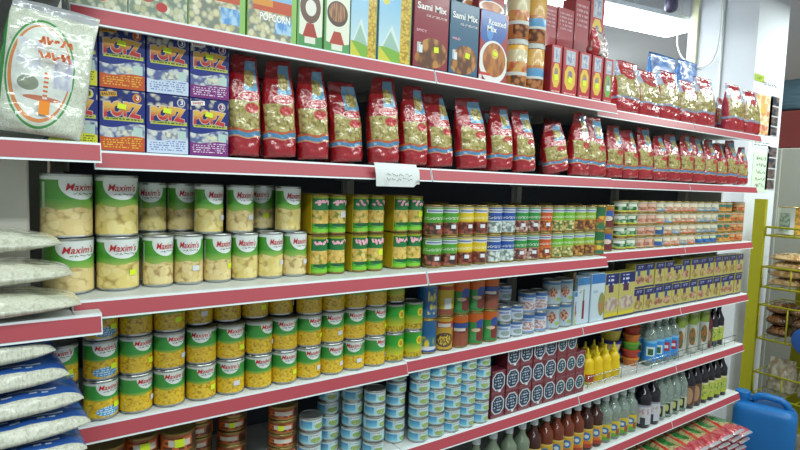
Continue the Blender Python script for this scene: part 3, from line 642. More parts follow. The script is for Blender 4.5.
def pillow(name, L, Wd, T, mat, seed, wr=.003, px=2.6, py=3.2, nx=44, ny=26, flat=.42, droop=0):
    vs, fs, uv = [], [], []
    off = Vector((seed*2.3, seed*1.1, seed*.7))
    for side in (1, 0):
        for j in range(ny+1):
            for i in range(nx+1):
                a, b = 2*i/nx-1, 2*j/ny-1
                th = max(0, (1-abs(a)**px)*(1-abs(b)**py))**.55
                x = a*L/2*(1-.0*abs(b)); y = b*Wd/2*(1-.10*abs(a)**3)
                base = T*flat*(1-th)
                p = Vector((x, y, side*.1))
                w_ = wr*(noise.noise(p*24+off)+.5*noise.noise(p*55+off))*min(1, th*1.6)
                z = base + (T*th + w_ if side else .0006)
                if not side: z = base*1.0
                vs.append((x, y, z + droop*a*abs(a)))
    N = (nx+1)*(ny+1)
    for j in range(ny):
        for i in range(nx):
            q = (j*(nx+1)+i, j*(nx+1)+i+1, (j+1)*(nx+1)+i+1, (j+1)*(nx+1)+i)
            fs.append(q); uv.append([((k % (nx+1))/nx, (k//(nx+1))/ny) for k in q])
            q2 = tuple(N+k for k in reversed(q)); fs.append(q2); uv.append([(((k-N) % (nx+1))/nx, 0.03+0*((k-N)//(nx+1))/ny) for k in q2])
    # rim
    ring = [i for i in range(nx+1)] + [(j)*(nx+1)+nx for j in range(1, ny+1)] + [ny*(nx+1)+i for i in range(nx-1, -1, -1)] + [j*(nx+1) for j in range(ny-1, 0, -1)]
    for a, b in zip(ring, ring[1:]+ring[:1]):
        fs.append((a, N+a, N+b, b)); uv.append([(.02, .02)]*4)
    return mesh(name, vs, fs, [mat], None, uv)
def bottle_parts(Rr, h, glass, cap, lab=None, neck=.014, sh=.62, l0=.12, l1=.5, caph=.022, seg=24, capr=None, waist=0):
    zs = h*sh; zc = h-caph
    prof = [(Rr*.88, 0), (Rr, .006), (Rr, zs*.55), (Rr*(1-waist), zs*.8), (Rr, zs)]
    for i in range(1, 7):
        t = i/6; prof.append((Rr+(neck-Rr)*(math.sin(t*PI/2)**1.3), zs+(zc-zs)*.75*t))
    prof += [(neck, zc)]
    out = [('body', lathe('body', prof, [glass], seg=seg))]
    cr = capr or neck*1.15
    out.append(('cap', lathe('cap', [(cr, zc+.0005), (cr, h-.002), (cr*.9, h)], [cap], seg=20)))
    if lab:
        out.append(('label', lathe('label', [(Rr+.0006, zs*l0), (Rr+.0006, zs*l1)], [lab], seg=seg, cap=False)))
    return out
def tops(s, b=1): return ZB(b, s)+.0012
LOWR, UPR, TOPR = 'lower row', 'upper row', 'top row'
def where(row, s): return f"{row}, {SHN[s]} shelf"
def stick(h, Rr=None, col='yellow', x=0, z=None, d=0):
    return ('price_sticker', sticker(.017, .011, M[col+'_sticker'], bend=Rr, x=x, z=z if z is not None else h*.3, rot=jit(.3), y=-d/2 if not Rr else 0))
def space(xs, gap):
    out = []
    for x in xs: out.append(max(x, out[-1]+gap) if out else x)
    return out

# ------------------------------------------------------------------ THIRD SHELF: chickpea and mushroom tins
def maxim_tin(kind, Rr, h, st=None):
    lw = Rr*1.36
    ex = [('lettering', text("Maxim's", .0155 if h > .1 else .0115, M['red_ink'], w=lw, bend=Rr, z=h*(.80 if h > .1 else .83), shear=.25, offset=.008)),
          ('small_print', scrib(lw*.75, .008, M['dark_ink'], 'small_print', bend=Rr, z=h*.69 if h > .1 else h*.72, seed=3, x=lw*.08))]
    if st: ex.append(('price_sticker', sticker(.016, .012, M[st+'_sticker'], bend=Rr, x=Rr*.45, z=h*.33)))
    return tin_parts('tin', Rr, h, A[kind], ex)
H3 = .117
CH_WIDE = maxim_tin('chick', .049, H3)
TOP_TALL = [maxim_tin('chick', .049, .132), maxim_tin('mush', .0435, .132)]
CH_BIG = {k: maxim_tin(k, .0435, H3, s) for k, s in (('chick', None), ('mush', 'yellow'))}
CH = [maxim_tin(k, .0335, H3, s) for k, s in (('chick', None), ('mush', None), ('chick', 'white'), ('mush', 'white'), ('chick', 'yellow'))]
z3 = tops(2)
def put_tin(parts, x, y, z, desc, wh, cat='tin', name='tin', group=None, rz=None):
    return thing(name, parts, (x, y, z), nth(desc, wh), cat, group, rz=random.uniform(-.15, .45) if rz is None else rz)
yb = 1.325+.0435
for lvl, (row, pxs) in enumerate(((LOWR, (77, 118)), (UPR, (76, 117)))):
    for i, px in enumerate(pxs):
        k = ('chick', 'mush')[i] if lvl == 1 else ('chick', 'mush')[i]
        put_tin(TOP_TALL[i] if lvl else CH_WIDE if i == 0 else CH_BIG[k], at(px, yb, z3+.06)-(.016 if i == 0 else 0), yb, z3+lvl*(H3+.001), 'wide pale vegetable tin with white badge', where(row, 2), name='vegetable_tin', group='wide vegetable tins', rz=(.55, .12)[i] if lvl else (.35, .12)[i])
ys = 1.335+.0335
xs = space([at(p, ys, z3+.06) for p in (158, 187, 216, 242, 265, 290)], .0685)
for i, x in enumerate(xs):
    put_tin(CH[(0, 2, 4, 1, 3, 2)[i]], x, ys+(.0 if i else .0), z3, 'slim chickpea tin with white badge', where(LOWR, 2), name='chickpea_tin', group='slim vegetable tins', rz=(.35, -.2, .3, -.1, .25, .15)[i])
# the upper row stands partly on a second file of tins behind the front one
xb = space([xs[0]+.001, *[at(p, ys+.072, z3+.18) for p in (166, 189, 262)]], .0685)
for i, x in enumerate(xb):
    put_tin(CH[i % 5], x, ys+.072, z3, 'slim chickpea tin half hidden', where('rear lower row', 2), name='chickpea_tin', group='slim vegetable tins')
    put_tin(CH[(i+1) % 5], x, ys+.072, z3+H3+.001, 'slim chickpea tin set back', where('rear upper row', 2), name='chickpea_tin', group='slim vegetable tins', rz=(-.3, .3, .1, -.5)[i])
for i, (px, kk) in enumerate(((209, 3), (240, 2), (288, 1))):
    put_tin(CH[kk], at(px, ys, z3+.18), ys, z3+H3+.001, 'slim chickpea tin with white badge', where(UPR, 2), name='chickpea_tin', group='slim vegetable tins', rz=(.35, .1, .15)[i])
# shrink-wrapped blocks of bean tins, two by two
TB = .0265; HB = .108
def pack_parts(seed):
    out = []
    tinm = lathe('tin', [(TB*.95, 0), (TB, .002), (TB, .005), (TB*.98, .006), (TB*.98, HB-.006), (TB, HB-.005), (TB, HB-.001), (TB*.9, HB), (TB*.88, HB-.003), (.0001, HB-.003)], [A['bean_pack'], M['gold']], seg=28, sm=[1, 1, 1, 0, 1, 1, 1, 1, 1], v0=.006, v1=HB-.006)
    le = scrib(TB*1.6, .026, M['pink_ink'], 'lettering', rows=1, bend=TB*.985, z=HB*.80, seed=seed, th=.0062, off=.001)
    for ix in (-1, 1):
        for iy in (-1, 1):
            out.append(('tin', tinm, [('lettering', le)] if iy < 0 else [], (ix*(TB+.0006), iy*(TB+.0006))))
    return out
def put_pack(x, y, z, seed, label, sticker_at=None):
    o = bpy.data.objects.new('bean_tin_pack', None); COL.objects.link(o); o.location = (x, y, z); o['label'] = label; o['category'] = 'tin pack'; o['group'] = 'wrapped bean tin packs'
    for nm, me, sub, (px_, py_) in pack_parts(seed):
        q = part(me, o, nm, (px_, py_, 0))
        for s in sub: part(s[1], q, s[0])
    w = TB*2+.0004
    band = boxm('yellow_end_wrap', .0012, w*2-.03, HB-.004, [plain('yellow_wrap', 'c4a820', .3, coat=.4)], c=0)
    part(band, o, 'end_wrap', (-w-.0008, 0, .002))
    if sticker_at is not None: part(sticker(.018, .016, M[sticker_at], bend=TB, x=.008, z=HB*.5), o, 'price_sticker', (TB, -TB, 0))
yp = 1.325+2*TB
xp = space([at(p, yp, z3+.05) for p in (322, 361, 400)], 4*TB+.004)
for l, row in ((0, LOWR), (1, UPR)):
    for i, x in enumerate(xp):
        put_pack(x, yp, z3+l*(HB+.001), i+l*3, nth('yellow-ended green bean tin pack', where(row, 2)), ('yellow_sticker' if (l, i) in ((0, 1), (1, 2)) else 'white_sticker' if (l, i) == (1, 0) else None))

# bean tins of many colours
RB, HBN = .0315, .095
def bean_tin(k, st=False):
    ex = []
    if st: ex.append(('price_sticker', sticker(.016, .012, M['white_sticker'], bend=RB, x=.008, z=HBN*.3)))
    return tin_parts('t', RB, HBN, A[k], ex, lid='gold', seg=24)
BT = {k: bean_tin(k, k in ('b_green', 'b_yellow', 'b_greenred', 'b_orange')) for k in ('b_green', 'b_yellow', 'b_blue', 'b_greenred', 'b_orange', 'b_lime', 'b_redgreen', 'b_fruit', 'b_darkred')}
seqb = [(426, 'b_green'), (444, 'b_green'), (460, 'b_yellow'), (474, 'b_yellow'), (487, 'b_blue'), (499, 'b_blue'), (510, 'b_greenred'), (521, 'b_greenred'), (534, 'b_orange'), (545, 'b_lime'), (556, 'b_lime'), (566, 'b_redgreen'), (575, 'b_redgreen'), (585, 'b_fruit')]
DB = dict(b_green='green kidney bean tin', b_yellow='yellow red-bean tin', b_blue='blue and white bean tin', b_greenred='green and red bean tin', b_orange='orange bean tin', b_lime='lime green bean tin', b_redgreen='lime and brown bean tin', b_fruit='fruit picture tin', b_darkred='dark red tin with blue patch')
ybn = 1.30+RB
xs = space([max(at(p, ybn, z3+.05), xp[-1]+2*TB+RB+.002) for p, k in seqb], 2*RB+.0015)
for l, row in ((0, LOWR), (1, UPR)):
    for i, (x, (p, k)) in enumerate(zip(xs, seqb)):
        kk = k
        if l == 1 and p in (510,): kk = 'b_greenred'
        put_tin(BT[kk], x, ybn, z3+l*(HBN+.001), DB[kk], where(row, 2), name='bean_tin', group='coloured bean tins', rz=-.35 - .5*(x-1)*.5 + jit(.15))
x0 = xs[-1]
ydr = 1.385
xs2 = space([max(x0+.07, at(593, ydr, z3)), at(603, ydr, z3)], .065)
for l, row in ((0, LOWR), (1, UPR)):
    for x in xs2: put_tin(BT['b_darkred'], x, ydr, z3+l*(HBN+.001), DB['b_darkred'], where(row, 2), name='bean_tin', group='coloured bean tins', rz=-.7)
# back row, dark in the depth of the shelf
for i, px in enumerate((440, 490, 515, 545, 575)):
    for l in range(2):
        if l < 2 and i % 1 == 0:
            put_tin(BT[('b_darkred', 'b_orange', 'b_lime', 'b_yellow', 'b_green')[i]], at(px, 1.50, z3+.24), 1.50, z3+l*(HBN+.001), 'bean tin in the shaded back row', where('rear stack', 2), name='bean_tin', group='coloured bean tins', rz=-.5)
        else:
            put_tin(BT[('b_darkred', 'b_orange', 'b_lime', 'b_yellow', 'b_green')[i]], at(px, 1.50, z3+.24), 1.50, z3+2*(HBN+.001), 'bean tin topping the shaded back row', where('rear stack', 2), name='bean_tin', group='coloured bean tins', rz=-.5)
# small tins stacked four high towards the pillar
RS, HS = .0365, .052
ST = {k: tin_parts('t', RS, HS, A[k], lid='gold', seg=22) for k in ('s_green', 's_salmon', 's_cream', 's_blue', 's_bluecream', 's_orange', 's_red')}
DS = dict(s_green='small green and yellow tin', s_salmon='small salmon pink tin', s_cream='small cream and red tin', s_blue='small blue tin', s_bluecream='small cream and blue tin', s_orange='small orange and teal tin', s_red='small red-orange tin')
seqs = ['s_green', 's_green', 's_salmon', 's_salmon'] + ['s_cream']*5 + ['s_bluecream']*3 + ['s_orange']*2 + ['s_red']*4
ysm = 1.372+RS
xst = at(617, ysm, z3); step = (at(748, ysm, z3)-.02-xst)/(len(seqs)-1)
step = max(step, 2*RS+.001)
RN = ['lowest layer', 'second layer up', 'third layer up', 'topmost layer']
for i, k in enumerate(seqs):
    x = xst+i*step
    if x > 3.371-RS: break
    for l in range(4):
        if l == 3 and i in (14,17): continue
        kk = k
        if k == 's_cream' and (i+l) % 7 == 0: kk = 's_bluecream'
        if k == 's_bluecream' and l == 0: kk = 's_blue'
        if k == 's_cream' and i == 4 and l in (0, 1): kk = 's_blue'
        if k == 's_orange' and (i+l) % 2: kk = 's_orange'
        put_tin(ST[kk], x, ysm, z3+l*(HS+.001), DS[kk], where(RN[l], 2), name='small_tin', group='small stacked tins', rz=-.8+jit(.25))

# ------------------------------------------------------------------ FOURTH SHELF
z4 = tops(3); HC = .0885; RC = .0358
CO = [maxim_tin('corn', RC, HC, s) for s in (None, 'white', 'yellow')]
COB = maxim_tin('corn_blue', RC, HC, 'yellow')
ycn = 1.346+RC
cpx = (60, 101, 135, 169, 201, 230, 258, 283, 304, 323, 341.5, 359)
xs = space([at(p, ycn, z4+.04) for p in cpx], 2*RC+.001)
for l, row in ((0, LOWR), (1, 'middle row'), (2, TOPR)):
    for i, x in enumerate(xs):
        if l == 2 and i == 0: continue
        y = ycn; z = z4+l*(HC+.001)
        if l == 2 and 4 <= i <= 7: y = ycn+.030
        p = COB if i == 1 or (i == 0 and l < 2) else CO[(i*2+l) % 3]
        if i >= 9 and l == 0: p = CO[1]
        put_tin(p, x, y, z, 'green and yellow sweetcorn tin', where(row, 3), name='sweetcorn_tin', group='sweetcorn tins', rz=random.choice((-.35, .1, .3, .5, -.15)) + .15 - .25*x)
GY = tin_parts('t', .0345, .088, A['greenyellow'], seg=28)
xg = space([xs[-1]+.072, at(394, ycn, z4)], .071)
for l, row in ((0, LOWR), (1, 'middle row')):
    for x in xg: put_tin(GY, x, ycn, z4+l*.089, 'plain green and yellow corn tin', where(row, 3), name='corn_tin', group='plain green corn tins', rz=-.55)
put_tin(GY, xg[0]+.012, ycn+.02, z4+2*.089, 'plain green and yellow corn tin', where(TOPR, 3), name='corn_tin', group='plain green corn tins', rz=-.2)
def cont(key, Rr, h, lid='metal'): return tin_parts('t', Rr, h, A[key], lid=lid, seg=26)
RJ, HJ = .0345, .112
seqj = [(405, 'banana', 'banana2', 'blue banana tin', 'blue fruit tin with yellow stripe'), (421, 'passion', 'passion2', 'yellow passionfruit tin', 'yellow fruit tin with rust bands'),
        (438, 'jar_brown', 'jar_orange', 'brown bean tin with orange top', 'orange topped green tin'), (451, 'jar_orange', 'jar_orange', 'orange topped green tin', 'orange topped green tin'), (463, 'jar_orange', 'jar_brown', 'orange topped green tin', 'brown bean tin with orange top')]
JT = {k: cont(k, RJ, HJ, 'gold') for k in ('banana', 'banana2', 'passion', 'passion2', 'jar_orange', 'jar_brown')}
yj = 1.362+RJ
xs = space([at(p, yj, z4+.05) for p, *_ in seqj], 2*RJ+.0012)
xs[0] = max(xs[0], xg[-1]+.071); xs = space(xs, 2*RJ+.0012)
for i, (p, a, b, da, db) in enumerate(seqj):
    put_tin(JT[a], xs[i], yj, z4, da, where(LOWR, 3), name='fruit_tin', group='tall fruit and bean tins', rz=-.55)
    put_tin(JT[b], xs[i], yj, z4+HJ+.001, db, where(UPR, 3), name='fruit_tin', group='tall fruit and bean tins', rz=-.6)
YG2 = cont('yog2', .031, .058); YG = cont('yog', .0335, .077)
xj = xs[-1]+.072
xq = space([max(xj, at(480, 1.395, z4)), at(494, 1.395, z4)], .0635)
for x in xq:
    for l in range(2): put_tin(YG2, x, 1.395, z4+l*.059, 'small white pot with blue lid', where((LOWR, UPR)[l], 3), cat='pot', name='cream_pot', group='white and blue pots', rz=-.6)
    for l in range(3): put_tin(YG2, x+.004, 1.460, z4+l*.059, 'small white pot set back', where(('rear lowest layer', 'rear middle layer', 'rear top layer')[l], 3), cat='pot', name='cream_pot', group='white and blue pots', rz=-.6)
xq2 = space([max(xq[-1]+.068, at(510, 1.40, z4)), at(524, 1.40, z4)], .068)
for x in xq2:
    for l in range(2): put_tin(YG, x, 1.40, z4+l*.078, 'white pot with brown nut picture', where((LOWR, UPR)[l], 3), cat='pot', name='cream_pot', group='white and blue pots', rz=-.65)
DJ = cont('diamond', .036, .094)
xq3 = space([max(xq2[-1]+.073, at(540, 1.40, z4)), at(553, 1.40, z4)], .073)
for x in xq3:
    for l in range(2): put_tin(DJ, x, 1.40, z4+l*.095, 'glassy jar with red diamond label', where((LOWR, UPR)[l], 3), cat='jar', name='diamond_jar', group='diamond label jars', rz=-.7)

def cart(name, px0, px1, yf, z, h, d, front, side, desc, wh, cat='box', group=None, xmin=None, extra=(), rz=0, gap=.002, X=None, sidemat=None):
    xa, xb = (at(px0, yf, z+h*.3), at(px1, yf, z+h*.3)) if X is None else X
    if xmin is not None and xa < xmin: xa = xmin
    w = max(.02, xb-xa-gap)
    sm = sidemat or plain('carton_side_'+side, side, .4, coat=.2)
    ps = [('carton', boxm('carton', w, d, h, [front, sm], c=.0012))]
    for e in extra: ps.append(e(w, d, h))
    thing(name, ps, ((xa+xb)/2, yf+d/2, z), nth(desc, wh), cat, group, rz=rz)
    return xb
x = cart('vegetable_carton', 561, 576, 1.37, z4, .135, .06, A['carrot'], '9cb4c0', 'pale carton with carrots and greens', where(LOWR, 3), group='vegetable soup cartons', xmin=xq3[-1]+.038)
cart('vegetable_carton', 561, 576, 1.385, z4+.136, .075, .05, A['carrot_top'], '5c5c3c', 'dark carton with greens', where(UPR, 3), group='vegetable soup cartons', xmin=xq3[-1]+.04)
x = cart('picture_carton', 576, 589, 1.37, z4, .19, .06, A['oilbox'], 'a8bccc', 'pale carton with a bottle picture', where(LOWR, 3), group='pale cartons', xmin=x+.001)
x = cart('blue_top_carton', 589, 604, 1.365, z4, .20, .07, A['bluewhite'], 'b0c4d0', 'blue topped white carton', where(LOWR, 3), group='pale cartons', xmin=x+.001)
x = cart('lentil_carton', 604, 618, 1.365, z4, .195, .05, A['lentil_tall'], 'a8a04c', 'tall yellow and navy carton', where(LOWR, 3), group='yellow and navy cartons', xmin=x+.001)
x = cart('lentil_carton', 618, 634, 1.365, z4, .195, .05, A['lentil_tall'], 'a8a04c', 'tall yellow and navy carton', where(LOWR, 3), group='yellow and navy cartons', xmin=x+.001)
n = 13; xe = 3.335; st_ = (xe-x-.004)/n
for i in range(n):
    for l, row in ((0, LOWR), (1, UPR)):
        xa = x+.003+i*st_
        if l == 1 and i in (4,):
            cart('lentil_carton', 0, 0, 1.372, z4+.113, .085, .05, A['lentil'], 'a8a04c', 'short yellow and navy carton', where(row, 3), group='yellow and navy cartons', X=(xa, xa+st_)); continue
        cart('lentil_carton', 0, 0, 1.37+jit(.003), z4+l*.111, .11, .05, A['lentil' if (i//2) % 2 == l else 'lentil2'], 'a8a04c', 'yellow and navy carton', where(row, 3), group='yellow and navy cartons', X=(xa, xa+st_))
# ------------------------------------------------------------------ SECOND SHELF: popcorn cartons and pasta bags
z2 = tops(1)
PW, PD, PH = .087, .045, .1265
pop_side = plain('popcorn_carton_side', '26347c', .35, coat=.3)
def grad_ink():
    Mt = plain('gold_to_red_ink', 'c04030', .4); nt = Mt.node_tree; N = nt.nodes
    tc = N.new('ShaderNodeTexCoord'); sp = N.new('ShaderNodeSeparateXYZ'); mr = N.new('ShaderNodeMapRange'); mx = N.new('ShaderNodeMix'); mx.data_type = 'RGBA'
    mr.inputs[1].default_value = .077; mr.inputs[2].default_value = .092; mx.inputs[6].default_value = C('c03a3c'); mx.inputs[7].default_value = C('dcb04c')
    nt.links.new(tc.outputs['Object'], sp.inputs[0]); nt.links.new(sp.outputs[2], mr.inputs[0]); nt.links.new(mr.outputs[0], mx.inputs[0]); nt.links.new(mx.outputs[2], N['Principled BSDF'].inputs['Base Color'])
    return Mt
M['popgrad'] = grad_ink()
M['pale_outline'] = plain('pale_outline_ink', 'd8c0b4', .4)
def popz(kind):
    front = boxm('carton', PW, PD, PH, [A['popz'][kind], pop_side], c=.0012)
    y = -PD/2
    ps = [('carton', front),
          ('lettering', join('lettering', [text('POPZ', .034, M['pale_outline'], w=.074, y=y, z=.083, offset=.095, arch=.004), text('POPZ', .030, M['popgrad'], w=.070, y=y-.0006, z=.083, offset=.06, arch=.004)])),
          ('number', text('3', .010, M['white_ink'] if kind != 'butter' else M['dark_ink'], y=y-.0003, x=.028, z=.1125, offset=.02)),
          ('price_sticker', sticker(.0165, .0105, M['yellow_sticker'], x=-.002, z=.092, y=y-.001, rot=-.15, off=.0016))]
    if kind in ('salted', 'sweet'):
        ps.append(('flavour_tag', join('flavour_tag', [sticker(.030, .0095, M['gold_ink' if kind == 'salted' else 'white_ink'], x=-.026, z=.1155, y=y, rot=.1, off=.0006), text(kind.upper(), .0055, M['dark_ink' if kind == 'salted' else 'pink_ink'] if kind == 'salted' else M['red_ink'], x=-.026, z=.1155, y=y-.0006, rot=.1, offset=.01)])))
    return ps
PP = {k: popz(k) for k in ('salted', 'plain', 'sweet', 'butter')}
DP = dict(butter='blue popcorn carton with yellow base', salted='blue popcorn carton with orange base', plain='blue popcorn carton with pale base', sweet='blue popcorn carton with purple base')
yp2 = 1.29+PD/2
xs = space([at(p, yp2, z2+.06) for p in (72, 118, 163, 204)], PW+.002)
for l, row in ((0, LOWR), (1, UPR)):
    for x, k in zip(xs, ('butter', 'salted', 'plain', 'sweet')):
        thing('popcorn_carton', PP[k], (x, yp2, z2+l*(PH+.0008)), nth(DP[k], where(row, 1)).replace('first ', '').replace('from rice-bag end', 'with bubble letters'), 'popcorn box', 'blue popcorn cartons')
for l, row in ((0, 'rear lower row'), (1, 'rear upper row')):
    for x, k in zip(xs[:3], ('plain', 'butter', 'salted')):
        thing('popcorn_carton', PP[k][:2], (x, yp2+.075, z2+l*(PH+.0008)), nth('blue popcorn carton standing behind others', where(row, 1)), 'popcorn box', 'blue popcorn cartons')

BAGS1 = []
for i in range(5):
    w, h = (.104, .243)
    bm = bag_mesh('film', w, .058, h, A['pasta1' if i % 2 == 0 else 'pasta2'], seed=i*5+2, wr=.0045, skew=(.012, -.006, .018, .002, -.012)[i], taper=(.22, .12, .25, .1, .18)[i])
    BAGS1.append([('film', bm)])
def put_bag(px, yf, z, row, s, var=None, rz=0, lean=-.07, sc=1.0, xmin=None, desc=None, ry=0, X=None, sx=1):
    x = X if X is not None else at(px, yf+.03, z+.05)
    if xmin is not None and x < xmin: x = xmin
    v = var if var is not None else random.randrange(5)
    thing('pasta_bag', BAGS1[v], (x, yf+.03, z+.0045+abs(ry)*.045), nth(desc or 'red pasta bag with clear window', where(row, s)), 'pasta bag', 'pasta bags on the second shelf', rz=rz, rx=lean, ry=ry, scale=(sx, 1, sc))
    return x
px_list = [(243, 0, .985, 1.29), (277, 2, .98, 1.29), (311, 0, .97, 1.292), (347, 1, .88, 1.315), (384, 2, .985, 1.288), (414, 0, .95, 1.295), (440, 4, .90, 1.295), (472, 1, .90, 1.285), (500, 0, .86, 1.295), (524, 1, .85, 1.29)]
bx = [at(px, yf+.03, z2+.05) for px, v, sc, yf in px_list]
for i in range(1, len(bx)): bx[i] = max(bx[i], bx[i-1]+.094)
for i, (px, v, sc, yf) in enumerate(px_list):
    g = min(bx[i]-bx[i-1] if i else .09, bx[i+1]-bx[i] if i+1 < len(bx) else .1)
    last = put_bag(px, yf, z2, LOWR, 1, v, rz=-.05+jit(.07), sc=sc, X=bx[i], lean=-.06+jit(.02), ry=(-.07+jit(.012)) if i else -.02, sx=min(1.12, (g-.008)/.106))
xl = at(553, 1.33, z2+.05)
thing('pasta_bag', BAGS1[2], (max(last+.125, xl)+.02, 1.33, z2+.012), 'slumped red pasta bag leaning sideways between upright ones on the second shelf', 'pasta bag', 'pasta bags on the second shelf', rz=-.2, ry=-.22, rx=-.05, scale=(1, 1, .72))
last = max(last+.125, xl)+.02
last = put_bag(577, 1.29, z2, LOWR, 1, 2, rz=.05, sc=.97, xmin=last+.113)
last = put_bag(594, 1.30, z2, LOWR, 1, 1, rz=-.1, sc=.93, xmin=last+.104)
i = 0
while last < 3.21:
    yf = 1.30 if last+.104 < 1.80 else 1.375
    last = put_bag(0, yf, z2, LOWR, 1, (1, 0, 4, 3, 2, 1, 0)[i % 7], rz=-.03+jit(.03), sc=(.92, .9, .86, .95, .84, .9, .93)[i % 7], X=last+.1185, lean=-.06+jit(.02), ry=-.05+jit(.006), sx=1.05); i += 1
# a rear row whose red tops show in the gaps
for px, v in ((258, 0), (335, 3), (430, 2), (487, 3), (550, 0), (640, 1), (690, 4)):
    put_bag(px, 1.47, z2, 'rear row', 1, v, sc=.93, desc='red pasta bag mostly hidden')

# ------------------------------------------------------------------ TOP SHELF
z1 = tops(0)
def sti(col, fx, fz, w=.02, h=.014):
    return lambda W_, D_, H_: ('price_sticker', sticker(w, h, M[col+'_sticker'], x=fx*W_, z=fz*H_, y=-D_/2, rot=jit(.2)))
def ttl(s, fz, fw, hh, mat='white_ink', fx=0, shear=0, off=.02, arch=0):
    return lambda W_, D_, H_: ('lettering', text(s, hh, M[mat], w=W_*fw, y=-D_/2, x=fx*W_, z=fz*H_, shear=shear, offset=off, arch=arch))
cart('popcorn_sack_carton', 62, 128, 1.30, z1, .20, .07, A['popcorn_sack'], 'c4ccb8', 'pale carton printed with popcorn', where(LOWR, 0), group='popcorn cartons above', xmin=.121)
cart('popcorn_sack_carton', 128, 188, 1.30, z1, .20, .07, A['popcorn_sack'], 'c4ccb8', 'pale carton printed with popcorn', where(LOWR, 0), group='popcorn cartons above')
cart('popcorn_box', 188, 246, 1.30, z1, .20, .07, A['popcorn_carton'], '8cbc64', 'popcorn carton with red banner', where(LOWR, 0), group='popcorn cartons above')
cart('popcorn_box', 247, 297, 1.30, z1, .20, .07, A['popcorn_carton'], '8cbc64', 'popcorn carton with lettered red banner', where(LOWR, 0), group='popcorn cartons above', extra=[ttl('POPCORN', .30, .62, .018, fx=.05, off=.03)])
cart('pudding_box', 297, 323, 1.30, z1, .20, .05, A['pudding'], '7ca86a', 'white carton, white pudding in brown oval', where(LOWR, 0), group='dessert cartons')
cart('cake_box', 324, 350, 1.30, z1, .19, .05, A['cake'], '7ca86a', 'white carton with brown cake oval', where(LOWR, 0), group='dessert cartons')
cart('cornflour_box', 350, 377, 1.30, z1, .20, .05, A['starch'], '7ca0b0', 'sky blue carton with corn cob and mountain', where(LOWR, 0), group='cornflour cartons')
cart('cornflour_box', 378, 411, 1.30, z1, .20, .05, A['starch'], '7ca0b0', 'sky blue carton with corn cob and mountain', where(LOWR, 0), group='cornflour cartons')
tag = lambda W_, D_, H_: ('white_tag', sticker(.014, .022, M['white_sticker'], x=-.3*W_, z=.28*H_, y=-D_/2))
cart('spice_mix_box', 413, 448, 1.30, z1, .222, .045, A['mix_red'], '6a1826', 'dark red spice mix box', where(LOWR, 0), group='spice mix boxes', extra=[ttl('Sami Mix', .82, .84, .019), ttl('SPICY', .51, .3, .007, 'pink_ink', fx=-.28, off=.02), sti('yellow', .15, .3, .018, .016), tag])
cart('spice_mix_box', 449, 478, 1.30, z1, .222, .045, A['mix_blue'], '234a64', 'teal blue spice mix box', where(LOWR, 0), group='spice mix boxes', extra=[ttl('Sami Mix', .82, .86, .019), ttl('MILD', .51, .26, .007, 'pink_ink', fx=-.28, off=.02), sti('yellow', .12, .31, .018, .016), tag])
cart('roast_mix_box', 479, 507, 1.30, z1, .222, .045, A['roast'], '8a2228', 'roast mix box with blue roundel', where(LOWR, 0), group='spice mix boxes', extra=[ttl('Roasted', .85, .62, .018, fx=.08), ttl('Mix', .755, .34, .018, fx=-.1), sti('yellow', .05, .42, .018, .012)])
cart('roast_mix_box', 479, 505, 1.315, z1+.2235, .10, .045, A['roast_top'], '8a2228', 'roast mix box lying above the roundel box', where(UPR, 0), group='spice mix boxes')
cart('roast_mix_box', 462, 478, 1.345, z1+.2235, .10, .03, A['roast_top'], '234a64', 'roast mix box above the teal box', where(UPR, 0), group='spice mix boxes')
TUBR, TUBH = .040, .165
TT = [lathe('tub', [(TUBR*.92, 0), (TUBR, .004), (TUBR, TUBH-.02), (TUBR*.97, TUBH-.018)], [A[k]], seg=28, v0=.004, v1=TUBH-.02) for k in ('tub', 'tub_blue')]
TL = lathe('lid', [(TUBR*1.02, TUBH-.0175), (TUBR*1.02, TUBH-.004), (TUBR*.96, TUBH)], [plain('tub_lid', 'b4b8b4', .3)], seg=28)
xs = space([at(515, 1.345, z1+.08), at(532, 1.345, z1+.08)], 2*TUBR*1.02+.002)
for l, row in ((0, LOWR), (1, UPR)):
    for i, x in enumerate(xs): thing('snack_tub', [('tub', TT[i]), ('lid', TL)], (x, 1.345, z1+l*(TUBH+.001)), nth('round orange snack tub', where(row, 0)), 'tub', 'snack tubs', rz=-.5)
xm = xs[-1]+.043
for px0, px1, a in ((544, 561, 'red_yellow'), (562, 577, 'red_yellow'), (578, 590, 'red_yellow'), (591, 602, 'red_yellow'), (603, 612, 'red_green')):
    xm = cart('dessert_box', px0, px1, 1.30, z1, .172, .055, A[a], '8e1f28', 'red dessert box with '+('green' if 'green' in a else 'yellow')+' figure', where(LOWR, 0), group='red dessert boxes', xmin=xm+.002, extra=[sti('yellow' if 'yellow' in a else 'white', 0, .36, .02, .02)], sidemat=A['red_side'])
xe1 = xm
for px0, px1, yt, a, d_ in ((542, 556, 4, 'red_plain', 'plain dark red carton'), (557, 573, 8, 'red_plain', 'plain dark red carton'), (574, 588, -2, 'red_plain', 'plain dark red carton'), (589, 603, -6, 'red_yellow', 'red carton with yellow window')):
    cart('dessert_box', px0, px1, 1.42, z1, .19, .065, A[a], '8e2a36', d_, where('rear lower row', 0), group='red dessert boxes', sidemat=A['red_side'])
    cart('dessert_box', px0, px1, 1.42, z1+.191, max(.1, zat((px0+px1)/2, yt, 1.42)-z1-.191), .065, A[a], '8e2a36', d_, where('rear upper row', 0), group='red dessert boxes', sidemat=A['red_side'])
for i, (px, h_) in enumerate(((538, .36), (552, .33))):
    pass
CR = bag_mesh('film', .12, .05, .10, A['crinkle'], 31, wr=.008, topflat=.95)
pb = pt(614, 52, 1.345)
